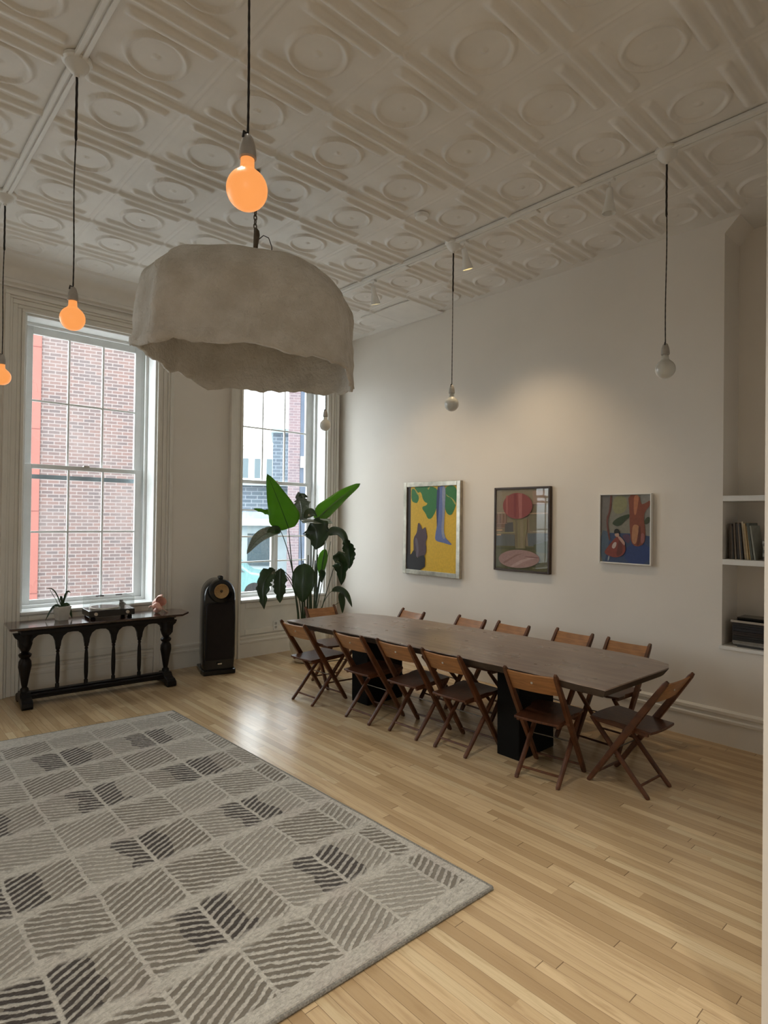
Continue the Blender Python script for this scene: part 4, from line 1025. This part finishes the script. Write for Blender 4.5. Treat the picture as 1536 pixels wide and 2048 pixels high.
picture('framed_painting', 'small painting of a red-dressed figure under a tree, white frame', 2.25, 2.728, 1.37, 2.0, .012, .04, m_white, [
    ((.17, .16, .15), q3([(160, 190), (400, 190), (330, 1100), (140, 1050)], 0)), ((.25, .25, .13), q3([(460, 200), (800, 200), (780, 600), (440, 640)])), ((.24, .23, .21), q3([(1100, 170), (1335, 165), (1320, 1150), (1200, 1140)], 0)),
    ((.08, .12, .17), q3([(150, 1000), (330, 1040), (420, 1200), (330, 1760), (130, 1740)], 1)), ((.04, .065, .14), q3([(370, 1070), (860, 1080), (1315, 1140), (1310, 1800), (230, 1745), (330, 1400)], 0)), ((.025, .05, .17), q3([(760, 1330), (1310, 1280), (1310, 1800), (700, 1775)], 1)), ((.10, .05, .09), q3([(640, 1120), (850, 1080), (860, 1290), (780, 1320)])),
    ((.14, .045, .03), q3([(390, 195), (430, 195), (425, 380), (400, 560), (340, 730), (320, 830), (360, 1050), (385, 1250), (350, 1250), (300, 1000), (285, 720), (345, 610), (375, 420)], 1)),
    ((.035, .055, .02), q3([(425, 850), (500, 760), (650, 680), (830, 625), (870, 650), (850, 700), (760, 760), (660, 880), (560, 920), (480, 890)])), ((.06, .07, .035), q3([(1190, 780), (1250, 690), (1325, 690), (1320, 810), (1240, 870), (1180, 850)])),
    ((.22, .06, .03), q3([(820, 180), (1080, 175), (1120, 400), (1200, 380), (1340, 290), (1330, 420), (1210, 560), (1180, 700), (1200, 900), (1215, 1100), (1190, 1320), (1010, 1400), (880, 1300), (855, 1000), (850, 500)], 1)),
    ((.45, .17, .08), q3([(960, 180), (1080, 180), (1050, 420), (1000, 660), (955, 640), (950, 420)])), ((.42, .20, .10), q3([(930, 850), (1090, 900), (1040, 1100), (1000, 1340), (905, 1300), (900, 1100)])), ((.12, .03, .02), q3([(1060, 900), (1110, 900), (1095, 1330), (1000, 1390), (1050, 1150)])), ((.28, .10, .09), q3([(1110, 1060), (1200, 1080), (1190, 1300), (1100, 1320)])),
    ((.22, .045, .03), q3([(560, 1130), (640, 1180), (740, 1340), (760, 1480), (680, 1600), (520, 1650), (380, 1620), (215, 1540), (300, 1420), (420, 1280)])), ((.13, .03, .02), q3([(600, 1200), (680, 1320), (690, 1550), (520, 1640), (560, 1420)])),
    ((.52, .42, .38), q3([(470, 1290), (545, 1280), (530, 1380), (470, 1450), (410, 1400)])), ((.50, .30, .25), q3([(600, 1140), (660, 1180), (745, 1290), (735, 1370), (690, 1330), (560, 1170)])), ((.48, .32, .25), q3([(500, 1080), (600, 1070), (610, 1150), (540, 1170), (495, 1130)])),
    ((.012, .014, .01), q3([(480, 1050), (495, 990), (550, 965), (610, 1000), (620, 1070), (550, 1080), (490, 1085)])), ((.30, .32, .36), q3([(335, 1600), (375, 1610), (350, 1710), (315, 1730)])),
], (.22, .21, .17))

# ------------------------------------------------------------------ shelves in the recess and what is on them
def shelf(z, lab):
    tag(MB().box(XW-.004, 5.569, .625, NY-.001, z-.044, z).build('shelf', m_white, None, bevel=.003), lab, 'shelf')
shelf(1.967, 'upper white shelf across the recess, empty on top'); shelf(1.463, 'lower white shelf across the recess, holding upright books')
tag(MB().box(XW-.02, 5.569, .625, NY+.015, .751, .778).build('shelf', m_white, None, bevel=.003), 'white ledge at the bottom of the recess, under the stacked cases', 'shelf')
bc = [((.10,.09,.08), 'dark grey'), ((.16,.12,.09), 'brown'), ((.05,.05,.05), 'black'), ((.20,.16,.12), 'tan'), ((.06,.055,.05), 'charcoal'), ((.32,.24,.16), 'pale brown'), ((.03,.03,.03), 'jet black'), ((.78,.72,.58), 'cream'), ((.58,.44,.24), 'ochre'), ((.62,.40,.16), 'orange-tan'), ((.09,.10,.08), 'dark green'), ((.30,.31,.27), 'grey-green')]
y = 1.672; 
for k, (c, nm) in enumerate(bc):
    th = .72*(.014, .016, .011, .017, .022, .012, .016, .017, .019, .014, .024, .016)[k]; hh = (.27, .28, .265, .29, .285, .29, .28, .30, .285, .265, .29, .27)[k]
    tilt = .02+.010*k
    o = thing('book', '%s book standing %s in the row on the recess shelf' % (nm, ('first at the left', 'second from the left', 'third from the left', 'fourth from the left', 'fifth from the left', 'sixth from the left', 'seventh from the left', 'leaning eighth from the left', 'leaning fourth from the right', 'leaning third from the right', 'leaning second from the right', 'leaning last at the right')[k]), 'book', (5.27+random.uniform(-.006, .02), y-.01*tilt-.002, 1.4635), 0, 'books upright on the recess shelf')
    o.rotation_euler = (-tilt, 0, 0)
    m_ = M('book_cover_%d' % k, c, .5, var=.2, nscale=30)
    b = MB().box(0, .22, -th, -th+.002, 0, hh); b.box(0, .22, -.002, 0, 0, hh); b.box(0, .003, -th+.002, -.002, 0, hh); b.build('cover', m_, o)
    MB().box(.004, .214, -th+.002, -.002, .003, hh-.004).build('pages', M('book_pages', (.55, .50, .40), .9, var=.1), o)
    y -= th+.0042
z = 1.464
for k, (c, nm, hh) in enumerate((((.10, .08, .07), 'brown', .030), ((.30, .30, .28), 'grey', .026), ((.16, .17, .15), 'dark', .026), ((.38, .38, .35), 'light grey', .028), ((.20, .20, .18), 'charcoal', .024), ((.42, .42, .39), 'pale', .018))):
    o = thing('book', '%s small book, %s of the flat stack at the shelf end' % (nm, ('lowest', 'second lowest', 'third lowest', 'fourth from the bottom', 'second from the top', 'topmost')[k]), 'book', (5.28, 1.33, z), R(random.uniform(-4, 4)), 'books stacked flat at the shelf end')
    m_ = M('flat_book_%d' % k, c, .5, var=.2)
    b = MB().box(0, .16, -.09, .105, 0, .002); b.box(0, .16, -.09, .105, hh-.003, hh-.001); b.box(0, .003, -.09, .105, .002, hh-.003); b.build('cover', m_, o)
    MB().box(.004, .155, -.087, .102, .002, hh-.003).build('pages', M('book_pages', (.55, .50, .40), .9, var=.1), o); z += hh
z = .7785
for k, (c, nm, hh, rz, w_) in enumerate((((.05, .05, .05), 'black', .018, 1, .27), ((.33, .32, .29), 'grey', .012, -2, .27), ((.26, .24, .21), 'taupe', .018, 2, .28), ((.02, .02, .02), 'thick black', .040, 0, .27), ((.03, .022, .02), 'brown-black', .034, 1, .29), ((.02, .02, .024), 'blue-black', .045, -1, .28), ((.03, .03, .03), 'charcoal', .024, 2, .27))):
    o = thing('storage_case', '%s flat case, %s in the recess stack' % (nm, ('lowest', 'second lowest', 'third lowest', 'fourth from the bottom', 'fifth from the bottom', 'second from the top', 'topmost closed one')[k]), 'case', (5.255, 1.50, z), R(rz), 'flat cases stacked on the bottom ledge')
    m_ = M('case_%d' % k, c, .3, var=.2)
    MB().box(0, .25, -.25, .135 if k else .10, 0, hh*.55).build('base', m_, o, bevel=.002); MB().box(-.001, .25, -.25, .135 if k else .10, hh*.57, hh-.0005).build('lid', m_, o, bevel=.002); z += hh
o = thing('tray', 'black tray with a silver front edge on top of the case stack', 'tray', (5.25, 1.50, z), R(0))
MB().box(0, .26, -.26, .145, 0, .012).build('base', m_gloss, o, bevel=.002); MB().box(-.006, .0, -.26, .145, 0, .016).build('silver_edge', m_chrome, o); MB().box(.06, .24, -.24, .12, .012, .035).build('insert', m_gloss, o, bevel=.003)
# pipe high in the recess
o = thing('ceiling_pipe', 'small pipe with a valve high inside the shelf recess', 'pipe', (5.40, 1.20, 3.62))
MB().tube([(0, .14, -.02), (0, .10, 0), (0, -.55, .03)], .012, 10).build('pipe', m_ceil, o, smooth=True)
MB().tube([(0, .10, 0), (.0, .10, .10), (.0, .06, .13)], .010, 10).build('riser', m_ceil, o, smooth=True)
MB().tube([(.0, .05, .005), (.17, .05, .005)], .010, 8).build('bracket', m_ceil, o)
